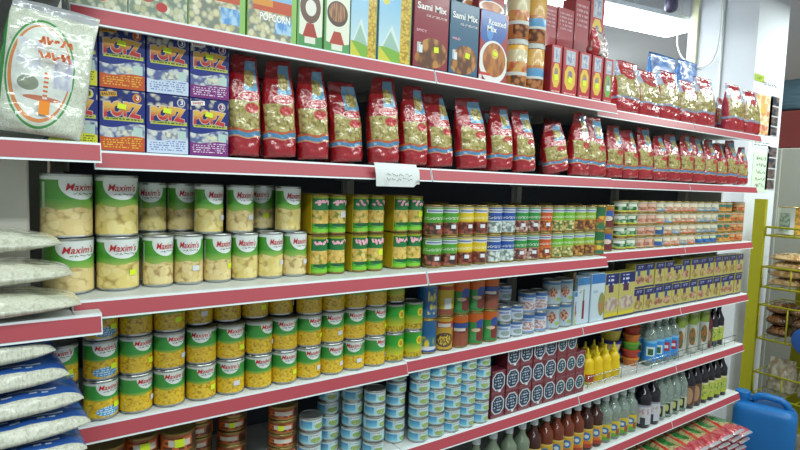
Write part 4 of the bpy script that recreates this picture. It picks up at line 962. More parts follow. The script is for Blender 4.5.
thing('wrapped_sweet_bag', [('film', CR)], (xe1-.065, 1.330, z1+.1755), 'crinkled clear and red bag lying on top of the red dessert boxes', 'bag', rz=.2)
BAGS3 = [[('film', bag_mesh('film', .158, .07, .235, A['pasta3'], seed=40+i*3, wr=.005, skew=(.008, -.008, .0)[i]))] for i in range(3)]
last = xe1+.02
def bag3(px, yf, sc, i, rz=0, xmin=None, desc='red topped macaroni bag'):
    x = at(px, yf+.03, z1+.06)
    if xmin and x < xmin: x = xmin
    thing('macaroni_bag', BAGS3[i], (x, yf+.032, z1+.004), nth(desc, where(LOWR, 0)), 'pasta bag', 'macaroni bags on the top shelf', rz=rz, rx=-.06, scale=(1, 1, sc))
    return x
last = xe1-.03
for k, (px, sc) in enumerate(((626, .93), (645, .86), (662, .95), (681, .86), (701, 1.02))):
    last = bag3(px, 1.375, sc, k % 3, rz=-.05+jit(.06), xmin=last+.168)
for k, (px, sc) in enumerate(((734, 1.04), (750, 1.0))):
    last = bag3(px, 1.365, sc, (k+1) % 3, rz=-.06, xmin=last+.168)
for k, (px, sc) in enumerate(((640, .9), (668, .9), (720, .85))):
    x = at(px, 1.53, z1+.1)
    thing('macaroni_bag', BAGS3[k], (x, 1.53, z1+.004), nth('red topped macaroni bag behind', where('rear row', 0)), 'pasta bag', 'macaroni bags on the top shelf', rz=jit(.2), scale=(1, 1, sc))
BB = bag_mesh('film', .28, .07, zat(660, 55, 1.66)-z1, A['bluebag'], 61, wr=.006, topflat=.97)
BB2 = bag_mesh('film', .22, .07, zat(690, 62, 1.66)-z1, A['bluebag'], 67, wr=.008, topflat=.96)
thing('blue_wrapped_pack', [('film', BB)], (at(660, 1.66, z1+.2), 1.66, z1+.002), 'large blue wrapped pack standing behind the macaroni bags on the top shelf', 'bag')
thing('blue_wrapped_pack', [('film', BB2)], (at(692, 1.60, z1+.2)+.05, 1.665, z1+.002), 'smaller blue wrapped pack behind the macaroni bags, nearest the pillar', 'bag')

# ------------------------------------------------------------------ rice bags in the first bay
zr = ZB(0, 1)+.002
RBG = bag_mesh('film', .145, .07, .238, A['rice_big'], 71, wr=.005, topflat=.93, skew=.012)
RBG2 = bag_mesh('film', .145, .07, .238, A['rice_big'], 77, wr=.005, topflat=.93, skew=-.01)
thing('rice_bag', [('film', RBG), ('print', scrib(.05, .05, plain('orange_print', 'd2703c', .5), 'print', rows=2, z=.15, x=.012, y=-.046, seed=9, th=.004)), ('price_sticker', sticker(.016, .024, M['orange_sticker'], x=.004, z=.045, y=-.040))], (.064, 1.221, zr+.006), 'upright clear rice bag with green oval and orange script beside the popcorn cartons', 'rice bag', 'upright rice bags', rx=-.05, ry=.10)
thing('rice_bag', [('film', RBG2)], (-.105, 1.245, zr+.005), 'upright clear rice bag standing one place farther from the popcorn cartons', 'rice bag', 'upright rice bags', rx=-.05, ry=-.02)
RW = pillow('film', .42, .15, .053, A['rice_white'], 81, wr=.003, px=1.75, py=4)
zw = ZB(0, 2)+.002
for i, (dx, nm) in enumerate(((.0, 'lowest of the three plain ones'), (-.012, 'middle of the three plain ones'), (-.03, 'topmost of the three plain ones'))):
    thing('rice_bag', [('film', RW)], (-.082+dx, 1.248, zw+.001+i*.0575), 'plain white rice bag lying flat, '+nm, 'rice bag', 'plain white rice bags', rz=jit(.012))
RBL = pillow('film', .30, .15, .043, A['rice_blue'], 91, wr=.003, px=4.5, py=5)
zq = ZB(0, 3)+.002
for i, dx in enumerate((.03, .035, .025, .0, -.02)):
    thing('rice_bag', [('film', RBL)], (-.045+dx, 1.255, zq+.007+i*.0505), f"white rice bag with blue band lying in a stack, {('lowest', 'second up', 'middle one', 'fourth up', 'topmost')[i]}", 'rice bag', 'blue banded rice bags', rz=.06+jit(.02), ry=-.03)

# ------------------------------------------------------------------ FIFTH SHELF
z5 = tops(4)
RO, HO = .0415, .0385
FO = tin_parts('t', RO, HO, A['fish_orange'], [], lid='gold', seg=26)
FOs = tin_parts('t', RO, HO, A['fish_orange'], [('price_sticker', sticker(.016, .014, M['yellow_sticker'], bend=RO, x=-.005, z=HO*.5))], lid='gold', seg=26)
FB = tin_parts('t', .0332, .0395, A['fish_blue'], [], lid='metal', seg=26)
def stack(parts, x, y, z, n, h, desc, nm, grp, rz0=0, s=4):
    k = nth(desc, 'S')  # column ordinal
    o = k.split(' ')[0]
    for i in range(n):
        lv = 'top' if i == n-1 else ORD[i]
        thing(nm, parts if not callable(parts) else parts(i), (x+jit(.0012), y+jit(.0012), z+i*(h+.0008)), f"{desc} in {o} stack from rice-bag end, {'topmost' if i == n-1 else ORD[i]+' from below'}, {SHN[s]} shelf", 'tin', grp, rz=rz0+jit(.35))
BIGF = tin_parts('t', .043, .05, A['fish_orange'], [('price_sticker', sticker(.022, .02, M['yellow_sticker'], bend=.043, x=.0, z=.026))], lid='gold', seg=30)
for i, px in enumerate((105, 142, 178)):
    y = 1.415+.02*(i % 2); x = at(px, y, z5+.22)
    n_ = 4
    stack(BIGF, x, y, z5, n_, .05, 'wide orange fish tin', 'fish_tin', 'orange fish tins', -.1)
xo = space([at(p, 1.50, z5+.15) for p in (196, 215, 243)], 2*RO+.002)
for i, (px, y, n_) in enumerate(((197, 1.54, 6), (232, 1.53, 6), (283, 1.44, 5))):
    stack(lambda q: FOs if q % 2 else FO, at(px, y, z5+.15), y, z5, n_, HO, 'orange fish tin', 'fish_tin', 'orange fish tins', -.3)
cols = [(310, 1.40, 4), (328, 1.475, 6), (352, 1.44, 6), (374, 1.39, 5), (395, 1.42, 6), (411, 1.385, 6), (428, 1.385, 6), (445, 1.385, 6), (461, 1.385, 6), (476, 1.385, 6)]
xs = [at(p, y, z5+.1) for p, y, n_ in cols]
xf = None
for i, (p, y, n_) in enumerate(cols):
    x = xs[i]
    if i >= 5: x = max(x, xf+.069)
    if i >= 4: xf = x
    stack(FB, x, y, z5, n_, .0395, 'blue and white fish tin', 'fish_tin', 'blue fish tins', -.15-.35*x)
xt = xf+.036
TW, TH = .0675, .0855
TP = [('carton', boxm('carton', TW, .055, TH, [A['tea'], plain('tea_side', '5c1f2c', .4)], c=.001))]
TP2 = [('carton', boxm('carton', .0595, .055, TH, [A['tea2'], plain('tea_side', '66262f', .4)], c=.001))]
TPS = TP + [('price_sticker', sticker(.012, .010, M['white_sticker'], x=.005, z=.012, y=-.0275))]
txs = space([at(p, 1.39, z5+.03) for p in (491, 504, 516, 528, 540)], TW+.003)
dxt = max(0, xt+TW/2-txs[0]); txs = [t+dxt for t in txs]
t2 = space([txs[-1]+.0655, at(551, 1.39, z5), at(561, 1.39, z5), at(570, 1.39, z5)], .0605)
for l, row in ((0, 'lowest layer'), (1, 'middle layer'), (2, TOPR)):
    for i, x in enumerate(txs):
        if l == 2 and i == 0: continue
        thing('tea_carton', TPS if (i+l) % 2 else TP, (x+jit(.001), 1.39+jit(.002), z5+l*(TH+.0008)), nth('dark maroon tea carton with navy badge', where(row, 4)), 'tea box', 'maroon tea cartons')
    for i, x in enumerate(t2[:3 if l != 2 else 2]):
        thing('tea_carton', TP2, (x, 1.39, z5+l*(TH+.0008)), nth('maroon tea carton with round badge', where(row, 4)), 'tea box', 'maroon tea cartons')
x5 = t2[2]+.03
# squeezy mustard bottles
def mustard():
    b = lathe('body', [(.026, 0), (.030, .005), (.030, .05), (.026, .075), (.028, .09), (.020, .105), (.012, .112)], [M['mustard']], seg=24)
    c = lathe('nozzle', [(.014, .1125), (.014, .122), (.007, .126), (.0035, .150), (.0015, .152)], [M['mustard_tip']], seg=18)
    return [('body', b), ('nozzle', c)]
MU = mustard()
MR = MU + [('label', lathe('label', [(.0306, .012), (.0306, .045)], [plain('red_mustard_label', 'a8402c', .4)], seg=24, cap=False))]
MG = MU + [('label', lathe('label', [(.0306, .006), (.0306, .046)], [A['ketchup_green']], seg=24, cap=False))]
xmu = space([max(x5+.034, at(578, 1.42, z5+.08)), *[at(p, 1.42, z5+.08) for p in (585, 592, 599, 606)]], .0635)
for i, x in enumerate(xmu):
    thing('mustard_bottle', MG if i == 0 else MR if i == 1 else MU, (x, 1.42, z5), nth('yellow squeezy mustard bottle'+(' with green label' if i == 0 else ' with red label' if i == 1 else ''), where('front row', 4)), 'bottle', 'mustard bottles', rz=-.7)
    thing('mustard_bottle', MR if i == 0 else MU, (x+.015, 1.49, z5), nth('yellow squeezy mustard bottle behind', where('second row', 4)), 'bottle', 'mustard bottles', rz=-.7)
    if i < 2: thing('mustard_bottle', MU, (x+.01, 1.56, z5), nth('yellow squeezy mustard bottle at the back', where('third row', 4)), 'bottle', 'mustard bottles')
# plastic tubs stacked, blue rimmed and traffic-light coloured
def tub(Rr, h, col, rim):
    return [('bowl', lathe('bowl', [(Rr*.75, 0), (Rr*.95, h*.75), (Rr*.96, h*.8)], [plain('tub_'+col, col, .35)], seg=26)), ('rim', lathe('rim', [(Rr, h*.8+.0004), (Rr, h-.001), (Rr*.95, h)], [plain('rim_'+rim, rim, .35)], seg=26))]
xb_ = xmu[-1]+.09
xb_ = max(xb_, at(613, 1.50, z5+.1))
for i, (c1, c2) in enumerate((('b8a83c', '2c3a8c'), ('c8b88c', '2c3a8c'), ('c4b44c', '2c3a8c'))):
    thing('plastic_tub', tub(.055, .062, c1, c2), (xb_, 1.52, z5+i*.063), f"yellow tub with navy rim in the stack beside the mustard bottles, {('lowest', 'middle one', 'topmost')[i]}", 'tub', 'navy rimmed tubs')
xc_ = max(xb_+.1, at(626, 1.47, z5+.1))
for i, (c1, c2) in enumerate((('b86a2c', 'c47c34'), ('a83c2c', 'b84434'), ('5c9c34', '6cac3c'), ('c8702c', 'd0803c'), ('a83a2c', 'b44030'), ('c46a2c', 'cc7838'))):
    thing('plastic_cup', tub(.04, .037, c1, c2), (xc_, 1.47, z5+i*.0378), f"coloured plastic cup in the tall stack beside the water bottles, {('lowest', 'second up', 'third up', 'fourth up', 'fifth up', 'topmost')[i]}", 'cup', 'coloured plastic cups')
# water bottles
WB = bottle_parts(.032, .225, M['glass_clear'], M['cap_white'], A['water'], neck=.012, sh=.68, l0=.16, l1=.8, waist=.03)
WR = bottle_parts(.032, .225, M['glass_clear'], M['cap_white'], A['water_red'], neck=.012, sh=.68, l0=.16, l1=.8, waist=.03)
xw = xc_+.078; k = 0
xw = max(xw, at(637, 1.42, z5+.1))
xws = []
while xw < at(672, 1.42, z5+.1)+.01:
    xws.append(xw); xw += .0665
for i, x in enumerate(xws):
    thing('water_bottle', WR if i >= len(xws)-2 else WB, (x, 1.42, z5), nth('clear water bottle with blue label', where('front row', 4)), 'bottle', 'blue label water bottles', rz=-.85)
    thing('water_bottle', WB, (x+.01, 1.489, z5), nth('clear water bottle with blue label', where('second row', 4)), 'bottle', 'blue label water bottles', rz=-.85)
TC = lathe('can', [(.026, 0), (.029, .004), (.029, .206), (.026, .214)], [A['tallcan'], M['metal']], seg=24, sm=[1, 0, 0], v0=.004, v1=.21)
TCL = lathe('lid', [(.0262, .2142), (.0262, .217), (.0235, .217), (.023, .214), (.0001, .214)], [M['metal']], seg=24, cap=False)
xt = xws[-1]+.066; xts = []
while xt < at(704, 1.42, z5+.1)+.01:
    xts.append(xt); xt += .0615
for i, x in enumerate(xts):
    thing('drink_can', [('can', TC), ('lid', TCL)], (x, 1.42+(.02 if i % 2 else 0), z5), nth('tall green topped drink can', where('front row', 4)), 'can', 'tall drink cans', rz=-.9)
    thing('drink_can', [('can', TC), ('lid', TCL)], (x+.01, 1.50, z5), nth('tall green topped drink can', where('second row', 4)), 'can', 'tall drink cans', rz=-.9)
DBT = bottle_parts(.029, .235, M['glass_dark'], M['cap_black'], A['dark_yg'], neck=.011, sh=.6, l0=.2, l1=.75)
DBR = bottle_parts(.029, .235, plain('dark_red_bottle', '5c1f2c', .15, coat=.4), M['cap_red'], A['dark_brown'], neck=.011, sh=.6, l0=.2, l1=.75)
xd = xts[-1]+.066
i = 0
while xd < 3.29:
    thing('sauce_bottle', DBR if i == 0 else DBT, (xd, 1.43, z5), nth('dark slim bottle beside the tall cans' if i else 'maroon slim bottle beside the tall cans', where('front row', 4)), 'bottle', 'slim dark bottles', rz=-.9); xd += .064; i += 1
# chrome wire guard along the front of the bottles
xg0, xg1 = at(588, 1.375, z5+.02), 3.33
gp = []
for zz in (.018, .046): gp.append(sweep('w', [(xg0, 1.372, z5+zz), (xg1, 1.372, z5+zz)], .0018, M['wire'], 6))
g_root = thing('wire_guard', [('rail', sweep('rail', [(xg0, 1.372, z5+zz), (xg1, 1.372, z5+zz)], .0018, M['wire'], 6)) for zz in (.018, .048)], (0, 0, 0), 'thin chrome wire guard along the front of the bottles on the fifth shelf', 'wire guard')
nn = 12
for q in range(nn):
    xx = xg0+(xg1-xg0)*q/(nn-1)
    part(sweep('post', [(xx, 1.3758, z5), (xx, 1.3758, z5+.05)], .0016, M['wire'], 6), g_root, 'post')

# ------------------------------------------------------------------ SIXTH SHELF: bottles
z6 = tops(5)
SD = bottle_parts(.031, .205, M['sauce_dark'], M['cap_white'], A['sauce'], neck=.013, sh=.66, l0=.1, l1=.7, caph=.022, capr=.0155)
SA = bottle_parts(.031, .205, M['sauce_amber'], M['cap_white'], A['sauce'], neck=.013, sh=.66, l0=.1, l1=.7, caph=.022, capr=.0155)
SCl = bottle_parts(.031, .205, M['glass_clear'], M['cap_white'], A['sauce_y'], neck=.013, sh=.66, l0=.1, l1=.62, caph=.022, capr=.0155)
SN = bottle_parts(.031, .205, plain('pale_green_bottle', '8c9c84', .12, trans=.4, coat=.4), M['cap_white'], None, neck=.013, sh=.66, caph=.022, capr=.0155)
yf6 = 1.40
plist = [(476, 'n'), (493, 'n'), (509, 'n'), (522, 'n'), (534, 'd'), (546, 'a'), (557, 'a'), (567, 'a'), (577, 'a'), (586, 'd'), (595, 'd')]
xs = space([at(p, yf6, z6+.17) for p, k in plist], .066)
for x, (p, k) in zip(xs, plist):
    thing('sauce_bottle', dict(n=SN, d=SD, a=SA)[k], (x, yf6, z6), nth(dict(n='pale unlabelled bottle with white cap', d='dark sauce bottle with white cap', a='amber sauce bottle with white cap')[k], where('front row', 5)), 'bottle', 'white capped sauce bottles', rz=-.8)
    if p >= 546: thing('sauce_bottle', SD if k == 'd' else SN, (x+.012, yf6+.072, z6), nth('white capped sauce bottle behind', where('second row', 5)), 'bottle', 'white capped sauce bottles', rz=-.8)
xq = xs[-1]+.067; xqs = []
while xq < at(634, yf6, z6+.1):
    xqs.append(xq); xq += .0665
for x in xqs:
    for r in range(3):
        thing('sauce_bottle', SCl, (x+.012*r, yf6+.070*r, z6), nth('clear bottle with yellow and blue label', where(('front row', 'second row', 'third row')[r], 5)), 'bottle', 'clear sauce bottles', rz=-.9)
WN = bottle_parts(.036, .248, M['glass_dark'], M['cap_black'], A['wine'], neck=.0135, sh=.62, l0=.12, l1=.72, caph=.03)
WN2 = bottle_parts(.036, .248, M['glass_dark'], M['cap_gold'], A['wine'], neck=.0135, sh=.62, l0=.12, l1=.72, caph=.03)
xn = space([max(xqs[-1]+.073, at(643, 1.395, z6+.1)), at(652, 1.395, z6+.1)], .0745)
thing('wine_bottle', WN, (xn[0], 1.395, z6), 'dark wine-like bottle with white label and black top on the sixth shelf', 'bottle', 'white label dark bottles', rz=-.8)
thing('wine_bottle', WN2, (xn[1], 1.395, z6), 'dark wine-like bottle with white label and gold cork top on the sixth shelf', 'bottle', 'white label dark bottles', rz=-.9)
VG = bottle_parts(.031, .245, M['glass_clear'], M['cap_gold'], A['vinegar'], neck=.0125, sh=.58, l0=.14, l1=.55, caph=.03)
xv = xn[1]+.072; i = 0
while xv < at(687, 1.40, z6+.1):
    thing('vinegar_bottle', VG, (xv, 1.40, z6), nth('clear bottle with gold cork', where('front row', 5)), 'bottle', 'clear gold corked bottles', rz=-.9)
    thing('vinegar_bottle', VG, (xv+.01, 1.47, z6), nth('clear bottle with gold cork', where('second row', 5)), 'bottle', 'clear gold corked bottles', rz=-.9)
    xv += .068; i += 1
DK = bottle_parts(.033, .25, M['glass_dark'], M['cap_black'], A['dark_brown'], neck=.0125, sh=.6, l0=.1, l1=.8, caph=.026)
DK2 = bottle_parts(.033, .25, M['glass_dark'], M['cap_red'], A['dark_yg'], neck=.0125, sh=.6, l0=.14, l1=.74, caph=.026)
xk = xv+.004; i = 0
while xk < 3.31:
    d = DK if i < 2 else DK2
    thing('syrup_bottle', d, (xk, 1.40, z6), nth('dark bottle with '+('brown picture' if i < 2 else 'yellow green')+' label', where('front row', 5)), 'bottle', 'dark syrup bottles', rz=-.9)
    thing('syrup_bottle', d, (xk+.008, 1.472, z6), nth('dark bottle behind', where('second row', 5)), 'bottle', 'dark syrup bottles', rz=-.9)
    xk += .0705; i += 1

# ------------------------------------------------------------------ bottom deck: long flat bags piled up
zd = tops(6)
DBm = [pillow('film', .34, .122, .042, A['deck_bag'], 101+i, wr=.004, px=6, py=3) for i in range(3)]
k = 0
for col_ in range(9):
    for lay in range(4):
        if lay == 3 and col_ in (0, 8): continue
        x = 2.228+col_*.1285 + lay*.002
        thing('vermicelli_bag', [('film', DBm[k % 3])], (x, 1.43-.010*lay, zd+.002+lay*.0435), f"flat red and beige pasta bag on bottom deck, {ORD[col_]} pile from rice-bag end, {('lowest', 'second up', 'third up', 'topmost')[lay]}", 'pasta bag', 'flat bags on the bottom deck', rz=-PI/2+jit(.05), rx=0); k += 1

# ------------------------------------------------------------------ paper note on the second shelf's rail
xa, xb = at(372, 1.245, 1.555), at(417, 1.245, 1.555)
w = xb-xa
vs, fs = [], []
nx, nzz = 16, 8
for j in range(nzz+1):
    for i in range(nx+1):
        u, v = i/nx, j/nzz
        xx = (u-.5)*w*(1-.10*(v > .8)*(u > .5)*(u-.5)*2) + (.012*(1-v) if u < .2 else .01*(1-v)*(u))
        zz = -.062*(1-v)
        if u > .93 and v < .2: zz += .008
        vs.append((xx, -.010-.006*math.sin(v*2.4)-.004*math.sin(u*5), zz))
for j in range(nzz):
    for i in range(nx):
        q = j*(nx+1)+i; fs.append((q, q+1, q+nx+2, q+nx+1))
nb = len(vs); vs += [(a, b+.0008, c) for a, b, c in vs[:nb]]
fs += [tuple(nb+q for q in reversed(f)) for f in fs[:nx*nzz]]
note = mesh('sheet', vs, fs, [M['paper']])
thing('paper_sign', [('sheet', note), ('handwriting', scrib(.085, .026, M['dark_ink'], 'handwriting', rows=2, x=.005, z=-.036, y=-.0215, seed=21, th=.0012))], ((xa+xb)/2, 1.250, 1.568), 'white handwritten paper note taped to the red rail under the pasta bags', 'note')

# ------------------------------------------------------------------ pillar: trunking, pipe, cable, notices
def rod(name, x, y, z0, z1, r, mat, label, cat):
    return single(name, sweep(name, [(0, 0, 0), (0, 0, z1-z0)], r, mat, 10), (x, y, z0), label, cat)
xq_ = PX0-.0005
pA = ptx(695, 40, PX0); pB = ptx(723, 40, PX0)
single('cable_trunking', boxm('cable_trunking', .02, .045, 2.78, [M['trunk']], c=.003), (PX0-.0105, pA.y, .01), 'cream cable trunking running up the far edge of the white pillar', 'trunking')
rod('conduit_pipe', PX0-.009, pB.y, .01, 2.79, .008, M['cable'], 'thin white conduit running up the middle of the white pillar', 'pipe')
Xc = PX0-.03
loop = [ptx(x, y, Xc) for x, y in ((684, -4), (681, 18), (677, 40), (680, 54), (688, 63), (698, 67), (709, 64), (716, 52), (719, 36), (721, 18), (722, -4))]
cl = []
for i in range(len(loop)-1):
    for t in range(4):
        p0, p1, p2, p3 = loop[max(i-1, 0)], loop[i], loop[i+1], loop[min(i+2, len(loop)-1)]; s = t/4
        cl.append(.5*((2*p1)+(-p0+p2)*s+(2*p0-5*p1+4*p2-p3)*s*s+(-p0+3*p1-3*p2+p3)*s**3))
cl.append(loop[-1])
cl = [Vector((p.x, p.y, min(p.z, 2.79))) for p in cl]
base = cl[0].copy()
single('hanging_cable', sweep('hanging_cable', [p-base for p in cl], .0055, M['cable'], 8), base, 'white cable hanging in a loop from the ceiling beside the pillar', 'cable')
pk = ptx(697, 30, PX0-.02)
# notices on the pillar's aisle face
yn = PY0-.0015
def notice(name, px0, py0, px1, py1, me_f, label, cat='notice'):
    a, b = pt(px0, py0, yn), pt(px1, py1, yn)
    a.x = max(a.x, PX0+.003); 
    w, h = b.x-a.x, abs(a.z-b.z)
    z0 = min(a.z, b.z)
    ps = me_f(w, h)
    thing(name, ps, ((a.x+b.x)/2, yn, z0), label, cat)
def sheet(mat, w, h): return ('sheet', boxm('sheet', w, .0012, h, [mat, M['paper'], M['paper']], c=0))
notice('pillar_sticker', 752.5, 72, 764, 83, lambda w, h: [sheet(M['green_sticker'], w, h), ('emblem', scrib(w*.4, h*.6, M['dark_ink'], 'emblem', rows=1, z=h/2, y=-.0008, seed=4, th=.004))], 'small olive green sticker high on the white pillar', 'sticker')
notice('printed_label', 763, 81, 778, 89, lambda w, h: [sheet(M['paper'], w, h), ('lettering', scrib(w*.85, h*.8, M['dark_ink'], 'lettering', rows=2, z=h/2, y=-.0008, seed=5, th=.0035))], 'white printed label above the food photo on the pillar', 'label')
notice('food_photo', 757, 93, 770, 136, lambda w, h: [sheet(A['photo_food'], w, h)], 'tall beige food photo pasted on the white pillar', 'poster')
notice('photo_strip', 771, 95, 777, 137, lambda w, h: [sheet(A['photo_dark'], w, h)], 'narrow strip of dark photos beside the food photo on the pillar', 'poster')
notice('printed_label', 753, 139, 770, 149, lambda w, h: [sheet(M['paper'], w, h), ('lettering', scrib(w*.85, h*.7, M['dark_ink'], 'lettering', rows=2, z=h/2, y=-.0008, seed=6, th=.0035))], 'white printed label above the pale green list on the pillar', 'label')
notice('price_sign', 754, 151, 766, 192, lambda w, h: [sheet(M['paper_green'], w, h), ('lettering', scrib(w*.6, h*.85, M['dark_ink'], 'lettering', rows=5, z=h/2, y=-.0008, seed=8, th=.0035))], 'pale green handwritten list on the white pillar', 'notice')
notice('photo_strip', 768, 146, 774, 190, lambda w, h: [sheet(A['photo_dark'], w, h)], 'narrow strip of dark photos beside the pale green list on the pillar', 'poster')

# ------------------------------------------------------------------ yellow wire bread rack past the end of the shelving
RX = 3.775
rk = bpy.data.objects.new('bread_rack', None); COL.objects.link(rk); rk.location = (RX, 1.47, 0)
rk['label'] = 'yellow metal wire bread rack with sloping posts in front of the white pillar'; rk['category'] = 'rack'
RO_ = Vector((RX, 1.47, 0))
def rbar(name, a, b, r=.004):
    part(sweep(name, [Vector(a)-RO_, Vector(b)-RO_], r, M['yellow_metal'], 8), rk, name)
def flat(name, x, y, z0, z1, w, d, dx=0):
    v = [(-w/2, -d/2, 0), (w/2, -d/2, 0), (w/2, d/2, 0), (-w/2, d/2, 0)]; v += [(a+dx, b, z1-z0) for a, b, c in v]
    f = [(0, 3, 2, 1), (4, 5, 6, 7), (0, 1, 5, 4), (1, 2, 6, 5), (2, 3, 7, 6), (3, 0, 4, 7)]
    part(mesh(name, v, f, [M['yellow_metal']], smooth=False), rk, name, (x-RO_.x, y-RO_.y, z0))
flat('post', RX, ptx(753, 300, RX).y, .0, ptx(762, 199, RX).z, .03, .062)
flat('post', RX+.38, 1.33, .0, 1.34, .03, .09)
flat('post', RX, .78, .0, 1.48, .03, .085)
def tier(zb, zt, lab):
    y0, y1 = .83, ptx(760, 300, RX).y
    xf, xb_ = RX-.0, RX+.33
    for z in (zb, zt):
        rbar('wire', (xf, y0, z), (xf, y1, z), .0065); rbar('wire', (xb_, y0, z), (xb_, y1, z), .004)
        rbar('wire', (xf, y1, z), (xb_, y1, z), .004); rbar('wire', (xf, y0, z), (xb_, y0, z), .004)
    for q in range(9):
        yy = y0+(y1-y0)*q/8
        rbar('wire', (xf, yy, zb), (xb_, yy, zb), .003)
        if q % 2 == 0: rbar('wire', (xf, yy, zb), (xf, yy, zt), .0045)
zt0 = ptx(780, 233, RX).z
t1b, t1t = ptx(778, 289, RX).z, ptx(775, 268, RX).z
t2b, t2t = ptx(772, 341, RX).z, ptx(770, 306, RX).z
t3b, t3t = ptx(765, 396, RX).z, ptx(765, 374, RX).z
tier(zt0-.02, zt0+.03, 'a'); tier(t1b, t1t, 'b'); tier(t2b, t2t, 'c'); tier(t3b, t3t, 'd')
def brp(x, y, z, me, name, label, cat, group, rz=0, **k): thing(name, [('film', me)], (x, y, z), label, cat, group, rz=rz, **k)
TG = tin_parts('t', .062, .17, A['breadtin'], lid='gold', seg=30)
thing('preserve_tin', TG, (RX+.13, min(ptx(760, 300, RX).y-.072, ptx(779, 228, RX+.13).y), zt0-.0155), 'large pale tin with gold label on the top tier of the yellow rack', 'tin', rz=-.9)
BR = pillow('film', .22, .17, .045, A['bread'], 131, wr=.004, px=5, py=5)
for c in range(3):
    for l in range(4):
        brp(RX+.16, ptx(760, 300, RX).y-.094-c*.178, t1b+.008+l*.0505, BR, 'bread_bag', f"bagged flat bread on the rack's bread tier, {('beside the post', 'middle pile', 'farthest pile from the post')[c]}, {('lowest', 'second up', 'third up', 'topmost')[l]}", 'bread', 'bagged flat breads', rz=jit(.06))
SN_ = pillow('film', .2, .12, .07, A['snack'], 141, wr=.006, px=4, py=4)
for c in range(4):
    for l in range(3):
        brp(RX+.16, ptx(760, 300, RX).y-.07-c*.134, t2b+.008+l*.0705, SN_, 'snack_bag', f"brown snack bag on the rack's middle tier, {ORD[c]} pile from the post, {('lowest', 'middle one', 'topmost')[l]}", 'snack bag', 'brown snack bags', rz=jit(.06))
CB = bag_mesh('film', .15, .145, .2, A['clearbag'], 151, wr=.012, topflat=.95)
for c in range(3):
    brp(RX+.17, ptx(760, 300, RX).y-.092-c*.168, t3b+.010, CB, 'clear_bread_bag', f"clear bag of beige bread on the rack's lowest tier, {('nearest the post', 'middle one', 'farthest from the post')[c]}", 'bread bag', 'clear bread bags', rz=PI/2)
single('blue_disc_lid', lathe('blue_disc_lid', [(.075, 0), (.08, .006), (.08, .02), (.07, .026)], [plain('blue_lid', '2c5ca8', .4)], seg=30), (RX-.012, ptx(808, 342, RX-.02).y, ptx(808, 342, RX-.02).z), 'round blue lid hooked on the front of the yellow rack', 'lid', ry=-PI/2)

# ------------------------------------------------------------------ blue jerrycan on the floor
def jerry():
    w, d, h = .31, .19, .335
    vs, fs = [], []
    rings = [(.97, .96, 0), (1, 1, .012), (1, 1, .05), (.985, .98, .06), (1, 1, .07), (1, 1, h*.80), (.985, .98, h*.86), (.90, .90, h*.93), (.80, .70, h*.965)]
    n = 40
    for (a, b, z) in rings:
        for k in range(n):
            q = 2*PI*k/n; c, s = math.cos(q), math.sin(q)
            vs.append((a*w/2*math.copysign(abs(c)**.35, c), b*d/2*math.copysign(abs(s)**.35, s), z))
    for j in range(len(rings)-1):
        for k in range(n):
            p, q = j*n+k, j*n+(k+1) % n; fs.append((p, q, q+n, p+n))
    fs.append(tuple(range(n-1, -1, -1))); fs.append(tuple((len(rings)-1)*n+k for k in range(n)))
    body = mesh('body', vs, fs, [M['blue_plastic']])
    hd = sweep('handle', [(-.065, 0, h*.95), (-.06, 0, h*1.02), (-.04, 0, h*1.08), (.0, 0, h*1.10), (.07, 0, h*1.085), (.10, 0, h*1.03), (.115, 0, h*.93)], .02, M['blue_plastic'], 14)
    nk = lathe('spout', [(.034, 0), (.034, .03), (.03, .032)], [M['blue_plastic']], seg=24)
    cp = lathe('cap', [(.04, 0), (.04, .028), (.036, .032)], [M['blue_plastic']], seg=24)
    return body, hd, nk, cp
b_, h_, n_, c_ = jerry()
jc = thing('jerrycan', [('body', b_), ('handle', h_)], (3.555, 1.278, .001), 'large blue plastic jerrycan on the floor by the end of the shelving', 'jerrycan', rz=math.radians(-74))
part(n_, jc, 'spout', (-.115, 0, .322)); part(c_, jc, 'cap', (-.115, 0, .345))
pin = [(3.25, 1.295, .50), (3.30, 1.24, .47), (3.36, 1.19, .44)]

# ------------------------------------------------------------------ beyond the aisle: cabinet, red-brown box, teal cloth
cb = thing('storage_cabinet', [('body', boxm('body', .5, 1.0, 1.86, [M['cabinet']], c=.006)),], (4.90, 1.95, .0), 'grey beige cabinet standing behind the yellow rack', 'cabinet')
for i in range(2):
    dr = part(boxm('door', .018, .488, .9, [M['cabinet']], c=.004), cb, 'door', (-.2605, -.002+0*i, .04+i*.915))
    part(boxm('door', .018, .488, .9, [M['cabinet']], c=.004), cb, 'door', (-.2605, -.494+0*i if False else .49*0-.0+(-.0), .04+i*.915)) if False else None
    part(boxm('handle', .014, .012, .12, [M['metal']], c=.002), dr, 'handle', (-.017, -.2, .4))
zc = 1.862
single('red_brown_box', boxm('red_brown_box', .42, .95, .27, [M['redbrown']], c=.008), (4.90, 1.95, zc), 'red-brown box lying on top of the grey beige cabinet', 'box')
TCL_ = bag_mesh('teal_cloth', .8, .35, .26, M['teal'], 171, wr=.02, topflat=.97)
single('teal_cloth', TCL_, (4.90, 1.95, zc+.273), 'folded dark teal cloth bundle on the red-brown box', 'cloth', rz=PI/2)

